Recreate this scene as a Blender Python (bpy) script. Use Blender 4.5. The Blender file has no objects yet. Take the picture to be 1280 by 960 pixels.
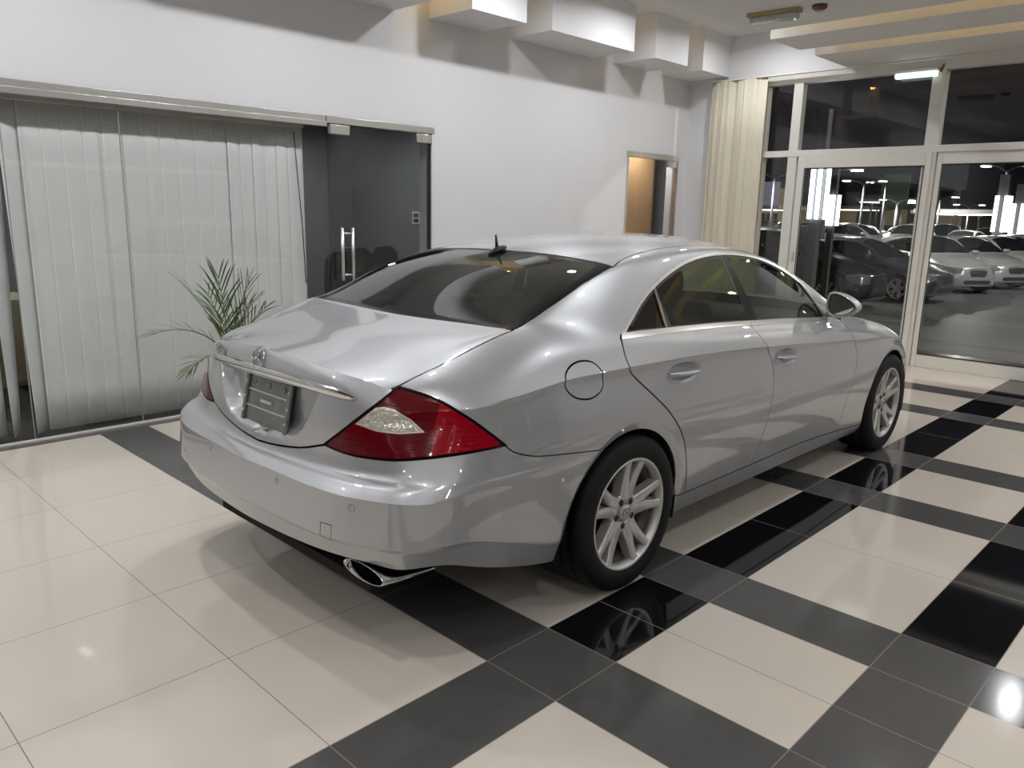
import bpy, bmesh, math, random
import numpy as np
from mathutils import Vector, Matrix
from mathutils.bvhtree import BVHTree
from mathutils.interpolate import poly_3d_calc
PI = math.pi
SC = bpy.context.scene
COL = SC.collection
random.seed(7)

# ---------------------------------------------------------------- objects, names, labels
def tag(o, label=None, cat=None, group=None, kind=None):
    if label: o['label'] = label
    if cat: o['category'] = cat
    if group: o['group'] = group
    if kind: o['kind'] = kind
    return o

def thing(name, label, cat, loc=(0, 0, 0), rz=0, group=None):
    o = bpy.data.objects.new(name, None); COL.objects.link(o)
    o.location = loc; o.rotation_euler = (0, 0, rz); o.empty_display_size = .1
    return tag(o, label, cat, group)

def link_mesh(name, me, parent=None):
    o = bpy.data.objects.new(name, me); COL.objects.link(o)
    if parent: o.parent = parent
    return o

def copy_tree(o, parent=None):
    c = o.copy(); COL.objects.link(c); c.parent = parent
    for ch in o.children: copy_tree(ch, c)
    return c

class MB:
    """collects simple shapes into one mesh"""
    def __init__(self): self.bm = bmesh.new()
    def box(self, x0, x1, y0, y1, z0, z1, mi=0, bev=0.0, seg=2):
        vs = [self.bm.verts.new((x, y, z)) for x in (x0, x1) for y in (y0, y1) for z in (z0, z1)]
        fs = [self.bm.faces.new([vs[i] for i in f]) for f in ((0, 1, 3, 2), (4, 6, 7, 5), (0, 4, 5, 1), (2, 3, 7, 6), (0, 2, 6, 4), (1, 5, 7, 3))]
        for f in fs: f.material_index = mi
        if bev:
            es = list({e for f in fs for e in f.edges})
            r = bmesh.ops.bevel(self.bm, geom=es, offset=bev, segments=seg, affect='EDGES', profile=.5)
            for f in r['faces']: f.material_index = mi; f.smooth = True
        return self
    def quad(self, *ps, mi=0):
        f = self.bm.faces.new([self.bm.verts.new(p) for p in ps]); f.material_index = mi; return self
    def tube(self, pts, r, seg=8, mi=0, cap=True, flat=1.0):
        pts = [Vector(p) for p in pts]; n = len(pts)
        rs = r if hasattr(r, '__len__') else [r]*n
        rings = []; up = None
        for i, p in enumerate(pts):
            t = (pts[min(i+1, n-1)]-pts[max(i-1, 0)]).normalized()
            if up is None: up = Vector((0, 0, 1)) if abs(t.z) < .9 else Vector((1, 0, 0))
            a = t.cross(up).normalized(); up = a.cross(t).normalized()
            rings.append([self.bm.verts.new(p+(a*math.cos(q)+up*math.sin(q)*flat)*rs[i]) for q in [2*PI*k/seg for k in range(seg)]])
        for A, B in zip(rings[:-1], rings[1:]):
            for k in range(seg):
                f = self.bm.faces.new((A[k], A[(k+1) % seg], B[(k+1) % seg], B[k])); f.smooth = True; f.material_index = mi
        if cap:
            for R_ in (rings[0][::-1], rings[-1]):
                f = self.bm.faces.new(R_); f.material_index = mi
        return self
    def lathe(self, prof, axis='z', seg=32, c=(0, 0, 0), mi=0, closed=False, smooth=True):
        """prof: (radius, along-axis) points"""
        rings = []
        for r, h in prof:
            ring = []
            for k in range(seg):
                a = 2*PI*k/seg; p = (r*math.cos(a), r*math.sin(a))
                q = {'z': (p[0], p[1], h), 'y': (p[0], h, p[1]), 'x': (h, p[0], p[1])}[axis]
                ring.append(self.bm.verts.new((q[0]+c[0], q[1]+c[1], q[2]+c[2])))
            rings.append(ring)
        prs = list(zip(rings[:-1], rings[1:]))+([(rings[-1], rings[0])] if closed else [])
        for A, B in prs:
            for k in range(seg):
                f = self.bm.faces.new((A[k], A[(k+1) % seg], B[(k+1) % seg], B[k])); f.smooth = smooth; f.material_index = mi
        if not closed:
            for R_, (r, h) in ((rings[0], prof[0]), (rings[-1], prof[-1])):
                if r > 1e-4:
                    f = self.bm.faces.new(R_); f.material_index = mi
        return self
    def prism(self, poly, d0, d1, axis='y', mi=0, bev=0.0):
        """extrude a 2D outline; axis y: outline is (x, z); x: (y, z); z: (x, y)"""
        def P(p, d): return {'y': (p[0], d, p[1]), 'x': (d, p[0], p[1]), 'z': (p[0], p[1], d)}[axis]
        A = [self.bm.verts.new(P(p, d0)) for p in poly]; B = [self.bm.verts.new(P(p, d1)) for p in poly]
        fs = [self.bm.faces.new(A), self.bm.faces.new(B[::-1])]
        n = len(poly)
        for k in range(n): fs.append(self.bm.faces.new((A[k], B[k], B[(k+1) % n], A[(k+1) % n])))
        for f in fs: f.material_index = mi
        if bev:
            es = list(fs[0].edges)+list(fs[1].edges)
            r = bmesh.ops.bevel(self.bm, geom=es, offset=bev, segments=2, affect='EDGES', profile=.5)
            for f in r['faces']: f.material_index = mi; f.smooth = True
        return self
    def xf(self, M):
        bmesh.ops.transform(self.bm, matrix=M, verts=self.bm.verts); return self
    def build(self, name, mats, parent=None):
        bmesh.ops.recalc_face_normals(self.bm, faces=self.bm.faces)
        me = bpy.data.meshes.new(name); self.bm.to_mesh(me); self.bm.free()
        for m in (mats if isinstance(mats, (list, tuple)) else [mats]): me.materials.append(m)
        return link_mesh(name, me, parent)

# ---------------------------------------------------------------- materials
MT = {}
def mat(name, col, rough=.5, metal=0., coat=0., coat_rough=.03, spec=.5, noise=None, bump=None, emit=None, sss=None):
    """principled; noise = (scale, amount) varies the colour, bump = (scale, strength, stretch)"""
    m = bpy.data.materials.new(name); m.use_nodes = True; nt = m.node_tree; b = nt.nodes['Principled BSDF']
    b.inputs['Base Color'].default_value = (*col, 1); b.inputs['Roughness'].default_value = rough
    b.inputs['Metallic'].default_value = metal; b.inputs['Coat Weight'].default_value = coat
    b.inputs['Coat Roughness'].default_value = coat_rough; b.inputs['Specular IOR Level'].default_value = spec
    if emit: b.inputs['Emission Color'].default_value = (*emit[0], 1); b.inputs['Emission Strength'].default_value = emit[1]
    tc = nt.nodes.new('ShaderNodeTexCoord')
    if noise is None: noise = (9., .04)
    n = nt.nodes.new('ShaderNodeTexNoise'); n.inputs['Scale'].default_value = noise[0]; n.inputs['Detail'].default_value = 4
    mp = nt.nodes.new('ShaderNodeMapping'); nt.links.new(tc.outputs['Object'], mp.inputs[0]); nt.links.new(mp.outputs[0], n.inputs[0])
    if len(noise) > 2: mp.inputs['Scale'].default_value = noise[2]
    mx = nt.nodes.new('ShaderNodeMixRGB'); mx.blend_type = 'MIX'
    mx.inputs[1].default_value = (*[max(0, c*(1-noise[1])) for c in col], 1); mx.inputs[2].default_value = (*[min(1, c*(1+noise[1])) for c in col], 1)
    nt.links.new(n.outputs[0], mx.inputs[0]); nt.links.new(mx.outputs[0], b.inputs['Base Color'])
    if bump:
        n2 = nt.nodes.new('ShaderNodeTexNoise'); n2.inputs['Scale'].default_value = bump[0]; n2.inputs['Detail'].default_value = 3
        m2 = nt.nodes.new('ShaderNodeMapping'); nt.links.new(tc.outputs['Object'], m2.inputs[0]); nt.links.new(m2.outputs[0], n2.inputs[0])
        if len(bump) > 2: m2.inputs['Scale'].default_value = bump[2]
        bp = nt.nodes.new('ShaderNodeBump'); bp.inputs['Strength'].default_value = bump[1]; bp.inputs['Distance'].default_value = .01
        nt.links.new(n2.outputs[0], bp.inputs['Height']); nt.links.new(bp.outputs[0], b.inputs['Normal'])
    MT[name] = m
    return m

def glass(name, tint, ior=1.5, rough=0.0, gain=1.0):
    """thin glazing: tinted straight-through view plus a Fresnel mirror"""
    m = bpy.data.materials.new(name); m.use_nodes = True; nt = m.node_tree; nt.nodes.clear()
    o = nt.nodes.new('ShaderNodeOutputMaterial'); t = nt.nodes.new('ShaderNodeBsdfTransparent'); t.inputs[0].default_value = (*tint, 1)
    g = nt.nodes.new('ShaderNodeBsdfGlossy'); g.inputs[0].default_value = (1, 1, 1, 1); g.inputs['Roughness'].default_value = rough
    f = nt.nodes.new('ShaderNodeFresnel'); f.inputs[0].default_value = ior
    k = nt.nodes.new('ShaderNodeMath'); k.operation = 'MULTIPLY'; k.inputs[1].default_value = gain; k.use_clamp = True
    mx = nt.nodes.new('ShaderNodeMixShader'); 
    ge = nt.nodes.new('ShaderNodeNewGeometry'); io = nt.nodes.new('ShaderNodeMix'); io.inputs[2].default_value = ior; io.inputs[3].default_value = 1/ior
    nt.links.new(ge.outputs['Backfacing'], io.inputs[0]); nt.links.new(io.outputs[0], f.inputs[0])
    nt.links.new(f.outputs[0], k.inputs[0]); nt.links.new(k.outputs[0], mx.inputs[0])
    nt.links.new(t.outputs[0], mx.inputs[1]); nt.links.new(g.outputs[0], mx.inputs[2]); nt.links.new(mx.outputs[0], o.inputs[0])
    MT[name] = m
    return m

def emitter(name, col, s):
    m = bpy.data.materials.new(name); m.use_nodes = True; nt = m.node_tree; nt.nodes.clear()
    o = nt.nodes.new('ShaderNodeOutputMaterial'); e = nt.nodes.new('ShaderNodeEmission'); e.inputs[0].default_value = (*col, 1); e.inputs[1].default_value = s
    nt.links.new(e.outputs[0], o.inputs[0]); MT[name] = m
    return m

M_wall = mat('white_plaster', (.80, .80, .815), .55, noise=(3, .012), bump=(60, .03))
M_ceil = mat('ceiling_gypsum', (.80, .795, .78), .7, noise=(4, .012))
M_cream = mat('cream_porcelain', (.69, .625, .545), .07, spec=.55, noise=(2.2, .035))
M_grey = mat('grey_porcelain', (.088, .087, .085), .13, spec=.5, noise=(5, .12, (1, 4, 1)))
M_black = mat('black_porcelain', (.006, .006, .008), .05, spec=.5, noise=(5, .2))
M_grout = mat('tile_grout', (.24, .21, .18), .8)
M_stone = mat('threshold_stone', (.12, .105, .098), .25, noise=(20, .15))
M_steel = mat('brushed_steel', (.80, .785, .76), .36, 1., noise=(40, .06, (1, 1, 20)))
M_chrome = mat('chrome', (.78, .78, .78), .06, 1., noise=(5, .01))
M_alu = mat('white_aluminium', (.78, .76, .71), .38, noise=(6, .02))
M_gasket = mat('black_rubber', (.012, .012, .013), .55)
M_tyre = mat('tyre_rubber', (.006, .006, .007), .6, spec=.3, noise=(30, .25), bump=(80, .15))
M_blind = mat('blind_fabric', (.93, .935, .925), .9, noise=(60, .04, (.15, .15, 5)), bump=(140, .25, (.1, .1, 4)))
nt_ = M_blind.node_tree; tr_ = nt_.nodes.new('ShaderNodeBsdfTransparent'); ms_ = nt_.nodes.new('ShaderNodeMixShader'); ms_.inputs[0].default_value = .09   # open weave
nt_.links.new(nt_.nodes['Principled BSDF'].outputs[0], ms_.inputs[1]); nt_.links.new(tr_.outputs[0], ms_.inputs[2]); nt_.links.new(ms_.outputs[0], nt_.nodes['Material Output'].inputs[0])
M_curtain = mat('curtain_fabric', (.72, .67, .54), .85, noise=(30, .06, (3, 3, .02)), bump=(90, .12, (4, 4, .05)))
M_overlap = mat('blind_overlap_tone', (.96, .97, .96), .8, noise=(40, .02))  # lighter look of overlapping slats, put into the edge colour
M_office = mat('office_wall_paint', (.20, .205, .21), .8)
M_dark = mat('dark_carpet', (.03, .03, .032), .95)
M_wood = mat('oak_veneer', (.40, .235, .11), .35, coat=.25, noise=(14, .3, (6, 6, .15)))
M_beige = mat('beige_laminate', (.50, .42, .26), .5, noise=(8, .05))
M_plast = mat('black_plastic', (.015, .015, .016), .35)
M_wplast = mat('white_plastic', (.75, .75, .73), .4)
M_gold = mat('brass_reflector', (.45, .36, .16), .35, .8)
G_part = glass('partition_glass', (.97, .975, .972), gain=.75)
G_win = glass('window_glass', (.95, .96, .96))
G_door = glass('smoked_glass', (.80, .82, .82))
G_small = glass('door_glass_clear', (.93, .93, .92))
# ---------------------------------------------------------------- car body surface
def cubic(keys):
    """smooth (C2, natural) interpolation through (x, y) keys"""
    xs = np.array([k[0] for k in keys], float); ys = np.array([k[1] for k in keys], float)
    n = len(xs); h = np.diff(xs)
    A = np.zeros((n, n)); b = np.zeros(n); A[0, 0] = A[-1, -1] = 1
    for i in range(1, n-1):
        A[i, i-1] = h[i-1]; A[i, i] = 2*(h[i-1]+h[i]); A[i, i+1] = h[i]
        b[i] = 6*((ys[i+1]-ys[i])/h[i]-(ys[i]-ys[i-1])/h[i-1])
    M = np.linalg.solve(A, b)
    def f(x):
        x = min(max(x, xs[0]), xs[-1]); i = min(max(int(np.searchsorted(xs, x))-1, 0), n-2)
        a = (xs[i+1]-x)/h[i]; c = (x-xs[i])/h[i]
        return float(a*ys[i]+c*ys[i+1]+((a**3-a)*M[i]+(c**3-c)*M[i+1])*h[i]**2/6)
    return f

def body_cage(D):
    """D: tables -> verts (u, v, z) of the FULL (mirrored) cage, quads, creased edges"""
    U = D['U']; K = len(D['flank']); N = len(U)
    grid = {}
    fl = [(cubic([(r[0], r[1]) for r in row]), cubic([(r[0], r[2]) for r in row])) for row in D['flank']]
    pts = []; ids = {}
    def add(key, p):
        ids[key] = len(pts); pts.append(p)
    # flank columns
    for i, u in enumerate(U):
        for k in range(K):
            uu = u
            if i in D['fan']: uu = D['fan'][i][k]
            if (i, k) in D['fix']: p = D['fix'][(i, k)]
            else: p = (uu, fl[k][0](uu), fl[k][1](uu))
            add(('L', i, k), p)
    # rear and front wraps, column c counts from the corner to the centre
    for nm in ('rear', 'front'):
        for c, col in enumerate(D[nm]):
            for k in range(K): add((nm, c, k), col[k])
    nc = len(D['rear'])
    # top grid: j = 1..nc from side towards the centre (j = 0 is the flank boundary row)
    tp = [(cubic([(r[0], r[1]) for r in row]), cubic([(r[0], r[2]) for r in row])) for row in D['top']]
    for i in range(1, N-1):
        for j in range(nc):
            add(('T', i, j), (U[i]+(D['tu'][i][j] if i in D['tu'] else 0), tp[j][0](U[i]), tp[j][1](U[i])))
    for j in range(nc):
        ids[('T', 0, j)] = ids[('rear', j, 0)]; ids[('T', N-1, j)] = ids[('front', j, 0)]
    F = []; edges = {}
    def q(*a): F.append(tuple(ids[x] for x in a))
    seq = [('rear', c) for c in range(nc-1, -1, -1)]+[('L', i) for i in range(N)]+[('front', c) for c in range(nc)]
    for a, b in zip(seq[:-1], seq[1:]):
        for k in range(K-1):
            q((*a, k), (*a, k+1), (*b, k+1), (*b, k))
    for i in range(N-1):
        for j in range(-1, nc-1):
            g = lambda ii, jj: ('L', ii, 0) if jj < 0 else ('T', ii, jj)
            q(g(i, j), g(i+1, j), g(i+1, j+1), g(i, j+1))
    cre = {}
    for s in range(len(seq)-1):
        for k, val in D['crease_rows'].items():
            a, b = seq[s], seq[s+1]
            v = val(a, b)
            if v > 0: cre[(ids[(*a, k)], ids[(*b, k)])] = v
    for (i, j0, j1), v in D.get('crease_cols', {}).items():
        for j in range(j0, j1): cre[(ids[('T', i, j)], ids[('T', i, j+1)])] = v
    n0 = len(pts)
    P = np.array(pts, float); P[:, 1] *= -1                      # right side: v negative
    centre = [i for i in range(n0) if abs(P[i, 1]) < 1e-6]
    mir = {}; Q = list(map(tuple, P))
    for i in range(n0):
        if i in set(centre): mir[i] = i
        else: mir[i] = len(Q); Q.append((P[i, 0], -P[i, 1], P[i, 2]))
    F2 = F+[tuple(mir[x] for x in reversed(f)) for f in F]
    cre2 = dict(cre)
    for (a, b), v in cre.items(): cre2[(mir[a], mir[b])] = v
    return np.array(Q), F2, cre2

def subdivide(Q, F, cre, levels, fit=True):
    me = bpy.data.meshes.new('cage'); me.from_pydata([tuple(p) for p in Q], [], F)
    at = me.attributes.new('crease_edge', 'FLOAT', 'EDGE')
    lut = {tuple(sorted(k)): v for k, v in cre.items()}
    for e in me.edges: at.data[e.index].value = lut.get(tuple(sorted(e.vertices)), 0.0)
    ob = bpy.data.objects.new('cage', me); bpy.context.scene.collection.objects.link(ob)
    md = ob.modifiers.new('s', 'SUBSURF'); md.use_limit_surface = True; md.quality = 6; md.boundary_smooth = 'PRESERVE_CORNERS'
    tgt = Q.copy(); cur = Q.copy(); n = len(Q)
    def ev(l):
        md.levels = l; bpy.context.view_layer.update()
        dg = bpy.context.evaluated_depsgraph_get(); dg.update()
        return bpy.data.meshes.new_from_object(ob.evaluated_get(dg))
    if fit:
        for it in range(10):
            m = ev(1); co = np.empty(len(m.vertices)*3); m.vertices.foreach_get('co', co); co = co.reshape(-1, 3)[:n]
            d = tgt-co; cur = cur+0.8*d
            me.vertices.foreach_set('co', cur.ravel()); me.update(); bpy.data.meshes.remove(m)
    out = ev(levels)
    bpy.data.objects.remove(ob); bpy.data.meshes.remove(me)
    return out
U_ST = [-.94, -.84, -.70, -.44, -.19, .05, .36, .70, 1.05, 1.40, 1.75, 2.10, 2.45, 2.80, 3.12, 3.38, 3.55]
CAR = dict(
 U=U_ST,
 # flank rows, top to bottom: keys (u, half width, z)
 flank=[
  [(-.94,.63,.93),(-.70,.655,1.005),(-.44,.685,1.078),(-.19,.770,1.068),(.05,.822,1.05),(.5,.825,1.03),(1.05,.815,1.004),(1.6,.81,.968),(2.1,.80,.932),(2.45,.79,.90),(2.9,.745,.845),(3.3,.65,.765),(3.55,.52,.70)],
  [(-.94,.72,.885),(-.70,.778,.968),(-.44,.812,1.022),(-.19,.848,1.009),(.05,.870,.999),(.5,.875,.980),(1.05,.868,.952),(1.6,.865,.915),(2.1,.86,.88),(2.45,.855,.852),(2.9,.83,.81),(3.3,.74,.735),(3.55,.6,.67)],
  [(-.94,.79,.86),(-.70,.868,.905),(-.44,.895,.926),(-.19,.905,.933),(.05,.910,.932),(.5,.911,.922),(1.05,.911,.894),(1.6,.907,.857),(2.1,.902,.817),(2.45,.90,.793),(2.9,.895,.76),(3.3,.80,.69),(3.55,.64,.64)],
  [(-.94,.80,.83),(-.70,.875,.872),(-.44,.896,.892),(-.19,.902,.898),(.05,.906,.897),(.5,.907,.887),(1.05,.907,.859),(1.6,.903,.822),(2.1,.899,.785),(2.45,.898,.763),(2.9,.90,.735),(3.3,.81,.66),(3.55,.66,.61)],
  [(-.85,.835,.76),(-.70,.898,.775),(-.44,.918,.785),(-.19,.925,.79),(.05,.923,.79),(.5,.918,.775),(1.05,.918,.76),(1.6,.917,.735),(2.1,.916,.71),(2.45,.917,.70),(2.9,.925,.68),(3.3,.84,.60),(3.55,.69,.56)],
  [(-.85,.86,.665),(-.70,.911,.68),(-.44,.930,.685),(-.19,.9365,.685),(.05,.936,.68),(.5,.930,.665),(1.05,.931,.655),(1.6,.930,.635),(2.1,.928,.62),(2.45,.93,.62),(2.9,.932,.61),(3.3,.86,.52),(3.55,.72,.50)],
  [(-.85,.868,.64),(-.70,.918,.65),(-.44,.933,.65),(-.19,.9370,.64),(.05,.9365,.625),(.5,.932,.60),(1.05,.934,.585),(1.6,.933,.57),(2.1,.930,.56),(2.45,.93,.56),(2.9,.932,.555),(3.3,.87,.47),(3.55,.73,.45)],
  [(-.85,.874,.61),(-.70,.921,.605),(-.44,.934,.59),(-.19,.936,.57),(.05,.934,.54),(.5,.929,.50),(1.05,.931,.49),(1.6,.930,.48),(2.1,.927,.47),(2.45,.927,.47),(2.9,.929,.47),(3.3,.87,.41),(3.55,.735,.40)],
  [(-.85,.870,.455),(-.70,.913,.42),(-.44,.922,.38),(-.19,.924,.37),(.05,.922,.37),(.5,.912,.375),(1.05,.912,.375),(1.6,.912,.37),(2.1,.912,.36),(2.45,.916,.35),(2.9,.920,.35),(3.3,.86,.33),(3.55,.725,.32)],
  [(-.85,.862,.437),(-.70,.905,.392),(-.44,.912,.325),(-.19,.912,.31),(.05,.908,.305),(.5,.900,.305),(1.05,.898,.302),(1.6,.898,.298),(2.1,.90,.275),(2.45,.908,.255),(2.9,.912,.25),(3.3,.85,.25),(3.55,.71,.25)],
  [(-.85,.842,.365),(-.70,.882,.31),(-.44,.888,.255),(-.19,.88,.23),(.05,.882,.222),(.5,.880,.220),(1.05,.880,.214),(1.6,.880,.212),(2.1,.880,.205),(2.45,.87,.19),(2.9,.87,.18),(3.3,.81,.20),(3.55,.67,.20)],
 ],
 fan={0:[-.94,-.965,-.985,-.985,-.99,-.995,-1.01,-1.025,-1.025,-1.02,-.995],
      2:[-.70,-.72,-.74,-.745,-.75,-.755,-.76,-.765,-.765,-.76,-.75],
      3:[-.44,-.45,-.46,-.46,-.46,-.46,-.46,-.46,-.46,-.46,-.46]},
 fix={(1,0):(-0.84, 0.643, 0.966),(1,1):(-0.862, 0.722, 0.938),(1,2):(-0.875, 0.77, 0.886),(1,3):(-0.878, 0.78, 0.854),(1,4):(-.888,.807,.767),(1,5):(-.905,.848,.672),(1,6):(-.915,.857,.645),(1,7):(-.93,.866,.608),(1,8):(-.935,.865,.456),(1,9):(-.925,.855,.438),(1,10):(-.905,.832,.372),
      (0,0):(-.94,.63,.93),(0,1):(-.962,.638,.90),(0,2):(-.978,.652,.858),(0,3):(-.98,.658,.828),(0,4):(-.985,.70,.752),(0,5):(-.992,.752,.668),(0,6):(-1.024,.775,.64),(0,7):(-1.046,.795,.607),(0,8):(-1.058,.798,.457),(0,9):(-1.048,.788,.44),(0,10):(-1.03,.773,.376)},
 # wraps: columns from the corner to the centre, rows top to bottom (u, half width, z)
 rear=[
  [(-1.012,.46,.960),(-1.029,.472,.928),(-1.04,.49,.878),(-1.043,.495,.848),(-1.052,.52,.765),(-1.06,.545,.66),(-1.100,.568,.636),(-1.138,.582,.604),(-1.148,.587,.453),(-1.138,.582,.438),(-1.112,.57,.378)],
  [(-1.053,.24,.985),(-1.069,.248,.953),(-1.079,.26,.903),(-1.082,.262,.873),(-1.089,.275,.775),(-1.096,.29,.656),(-1.131,.30,.632),(-1.166,.31,.604),(-1.180,.31,.45),(-1.169,.305,.436),(-1.153,.295,.373)],
  [(-1.066,0,.995),(-1.082,0,.963),(-1.092,0,.913),(-1.095,0,.883),(-1.10,0,.78),(-1.106,0,.65),(-1.141,0,.628),(-1.177,0,.603),(-1.192,0,.45),(-1.181,0,.436),(-1.165,0,.37)],
 ],
 front=[
  [(3.64,.40,.69),(3.66,.44,.655),(3.675,.46,.62),(3.68,.47,.59),(3.695,.49,.53),(3.70,.50,.46),(3.70,.505,.42),(3.70,.505,.37),(3.69,.50,.30),(3.68,.49,.25),(3.65,.46,.20)],
  [(3.675,.22,.695),(3.70,.24,.66),(3.715,.25,.62),(3.72,.25,.58),(3.727,.26,.52),(3.73,.26,.45),(3.73,.26,.41),(3.73,.26,.36),(3.72,.26,.29),(3.71,.25,.24),(3.68,.24,.20)],
  [(3.69,0,.70),(3.71,0,.665),(3.724,0,.625),(3.727,0,.58),(3.73,0,.52),(3.735,0,.45),(3.735,0,.41),(3.735,0,.36),(3.725,0,.29),(3.715,0,.24),(3.69,0,.20)],
 ],
 # top rows from the side to the centre: keys (u, half width, z)
 top=[
  [(-.94,.55,.945),(-.70,.56,1.012),(-.44,.645,1.083),(-.19,.708,1.118),(.05,.749,1.144),(.36,.752,1.163),(.70,.740,1.168),(1.05,.733,1.165),(1.40,.735,1.135),(1.75,.745,1.080),(2.10,.76,1.0),(2.45,.765,.918),(2.80,.68,.872),(3.12,.60,.805),(3.38,.51,.74),(3.55,.46,.695)],
  [(-.94,.46,.958),(-.70,.46,1.018),(-.44,.59,1.084),(-.19,.652,1.166),(.05,.662,1.232),(.36,.662,1.287),(.70,.650,1.312),(1.05,.645,1.314),(1.40,.652,1.280),(1.75,.670,1.196),(2.10,.70,1.07),(2.45,.71,.935),(2.80,.60,.886),(3.12,.53,.818),(3.38,.44,.752),(3.55,.40,.69)],
  [(-.94,.30,.976),(-.70,.30,1.027),(-.44,.44,1.081),(-.19,.545,1.186),(.05,.570,1.268),(.36,.563,1.326),(.70,.556,1.353),(1.05,.553,1.357),(1.40,.560,1.330),(1.75,.580,1.247),(2.10,.61,1.112),(2.45,.62,.958),(2.80,.46,.90),(3.12,.40,.832),(3.38,.34,.763),(3.55,.31,.693)],
  [(-.94,.15,.989),(-.70,.15,1.033),(-.44,.22,1.076),(-.19,.285,1.201),(.05,.30,1.291),(.36,.292,1.356),(.70,.288,1.387),(1.05,.286,1.393),(1.40,.292,1.371),(1.75,.305,1.290),(2.10,.33,1.15),(2.45,.34,.985),(2.80,.24,.912),(3.12,.20,.842),(3.38,.17,.772),(3.55,.16,.697)],
  [(-.94,0,.993),(-.70,0,1.035),(-.44,0,1.074),(-.19,0,1.205),(.05,0,1.297),(.36,0,1.366),(.70,0,1.398),(1.05,0,1.406),(1.40,0,1.386),(1.75,0,1.305),(2.10,0,1.165),(2.45,0,.995),(2.80,0,.915),(3.12,0,.845),(3.38,0,.775),(3.55,0,.70)],
 ],
 tu={}, crease_cols={(3, 0, 4): 3.0},
 crease_rows={0: lambda a, b: 5.0 if a[0] == 'rear' and b[0] == 'rear' else 3.0 if a[0] == 'rear' else 0.0,
              2: lambda a, b: 4.0 if a[0] == 'L' and b[0] == 'L' and 3 <= a[1] <= 13 else 1.6 if a[0] == 'L' and a[1] == 2 else 0.0,
              7: lambda a, b: 1.0 if a[0] == 'rear' else .8 if a[0] == 'L' and a[1] < 2 else 0.0,
              8: lambda a, b: 4.0 if a[0] == 'rear' or (a[0] == 'L' and a[1] < 3) else 0.0,
              9: lambda a, b: 4.0 if a[0] == 'rear' or (a[0] == 'L' and a[1] < 2) else 0.0},
)

def more_columns(cols, corner, ts=(.5, 1., 1.65, 2.3, 3.)):
    out = []
    src = [corner]+cols
    for t in ts:
        out.append([tuple(cubic([(q, src[q][k][c]) for q in range(4)])(t) for c in range(3)) for k in range(len(corner))])
    for k in range(len(corner)): out[-1][k] = (out[-1][k][0], 0.0, out[-1][k][2])
    return out
CAR['rear'] = more_columns(CAR['rear'], [CAR['fix'][(0, k)] for k in range(11)])
CAR['front'] = more_columns(CAR['front'], [r[-1] for r in CAR['flank']])
# ---------------------------------------------------------------- 2D helpers for cutting panels
def inpoly(p, poly):
    x, y = p; r = False; j = len(poly)-1
    for i in range(len(poly)):
        xi, yi = poly[i]; xj, yj = poly[j]
        if (yi > y) != (yj > y) and x < (xj-xi)*(y-yi)/(yj-yi)+xi: r = not r
        j = i
    return r
def pdist(p, line, closed=True):
    d = 1e9; n = len(line)
    for i in range(n if closed else n-1):
        a, b = line[i], line[(i+1) % n]; dx, dy = b[0]-a[0], b[1]-a[1]; L = dx*dx+dy*dy
        t = 0 if L == 0 else min(1, max(0, ((p[0]-a[0])*dx+(p[1]-a[1])*dy)/L))
        d = min(d, math.hypot(p[0]-a[0]-t*dx, p[1]-a[1]-t*dy))
    return d
def smooth_line(pts, n=4, closed=False):
    """Catmull-Rom through the points"""
    out = []; N = len(pts); rng = N if closed else N-1
    for i in range(rng):
        g = (lambda k: pts[k % N]) if closed else (lambda k: pts[min(max(k, 0), N-1)])
        p0, p1, p2, p3 = g(i-1), g(i), g(i+1), g(i+2)
        for s in range(n):
            t = s/n
            out.append(tuple(.5*(2*p1[c]+(p2[c]-p0[c])*t+(2*p0[c]-5*p1[c]+4*p2[c]-p3[c])*t*t+(3*p1[c]-p0[c]-3*p2[c]+p3[c])*t**3) for c in range(len(p1))))
    if not closed: out.append(tuple(pts[-1]))
    return out
def offset(pts, d, closed=False):
    """left offset with mitres"""
    N = len(pts); out = []
    for i in range(N):
        a = pts[(i-1) % N] if closed or i > 0 else None; b = pts[i]; c = pts[(i+1) % N] if closed or i < N-1 else None
        ns = []
        for p, q in ((a, b), (b, c)):
            if p is None or q is None: continue
            dx, dy = q[0]-p[0], q[1]-p[1]; L = math.hypot(dx, dy)
            if L > 1e-9: ns.append((-dy/L, dx/L))
        nx = sum(n[0] for n in ns); ny = sum(n[1] for n in ns); L = math.hypot(nx, ny) or 1
        nx, ny = nx/L, ny/L; k = max(.5, nx*ns[0][0]+ny*ns[0][1])
        out.append((b[0]+nx*d/k, b[1]+ny*d/k))
    return out
def area2(p): return sum(p[i][0]*p[(i+1) % len(p)][1]-p[(i+1) % len(p)][0]*p[i][1] for i in range(len(p)))/2
def inset(poly, d): return offset(poly, d if area2(poly) > 0 else -d, True)
def ellipse(cx, cy, rx, ry, n=28, rot=0): return [(cx+rx*math.cos(t)*math.cos(rot)-ry*math.sin(t)*math.sin(rot), cy+rx*math.cos(t)*math.sin(rot)+ry*math.sin(t)*math.cos(rot)) for t in [2*PI*k/n for k in range(n)]]
def strip(line, w): 
    return offset(line, w/2)+offset(line, -w/2)[::-1]

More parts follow.
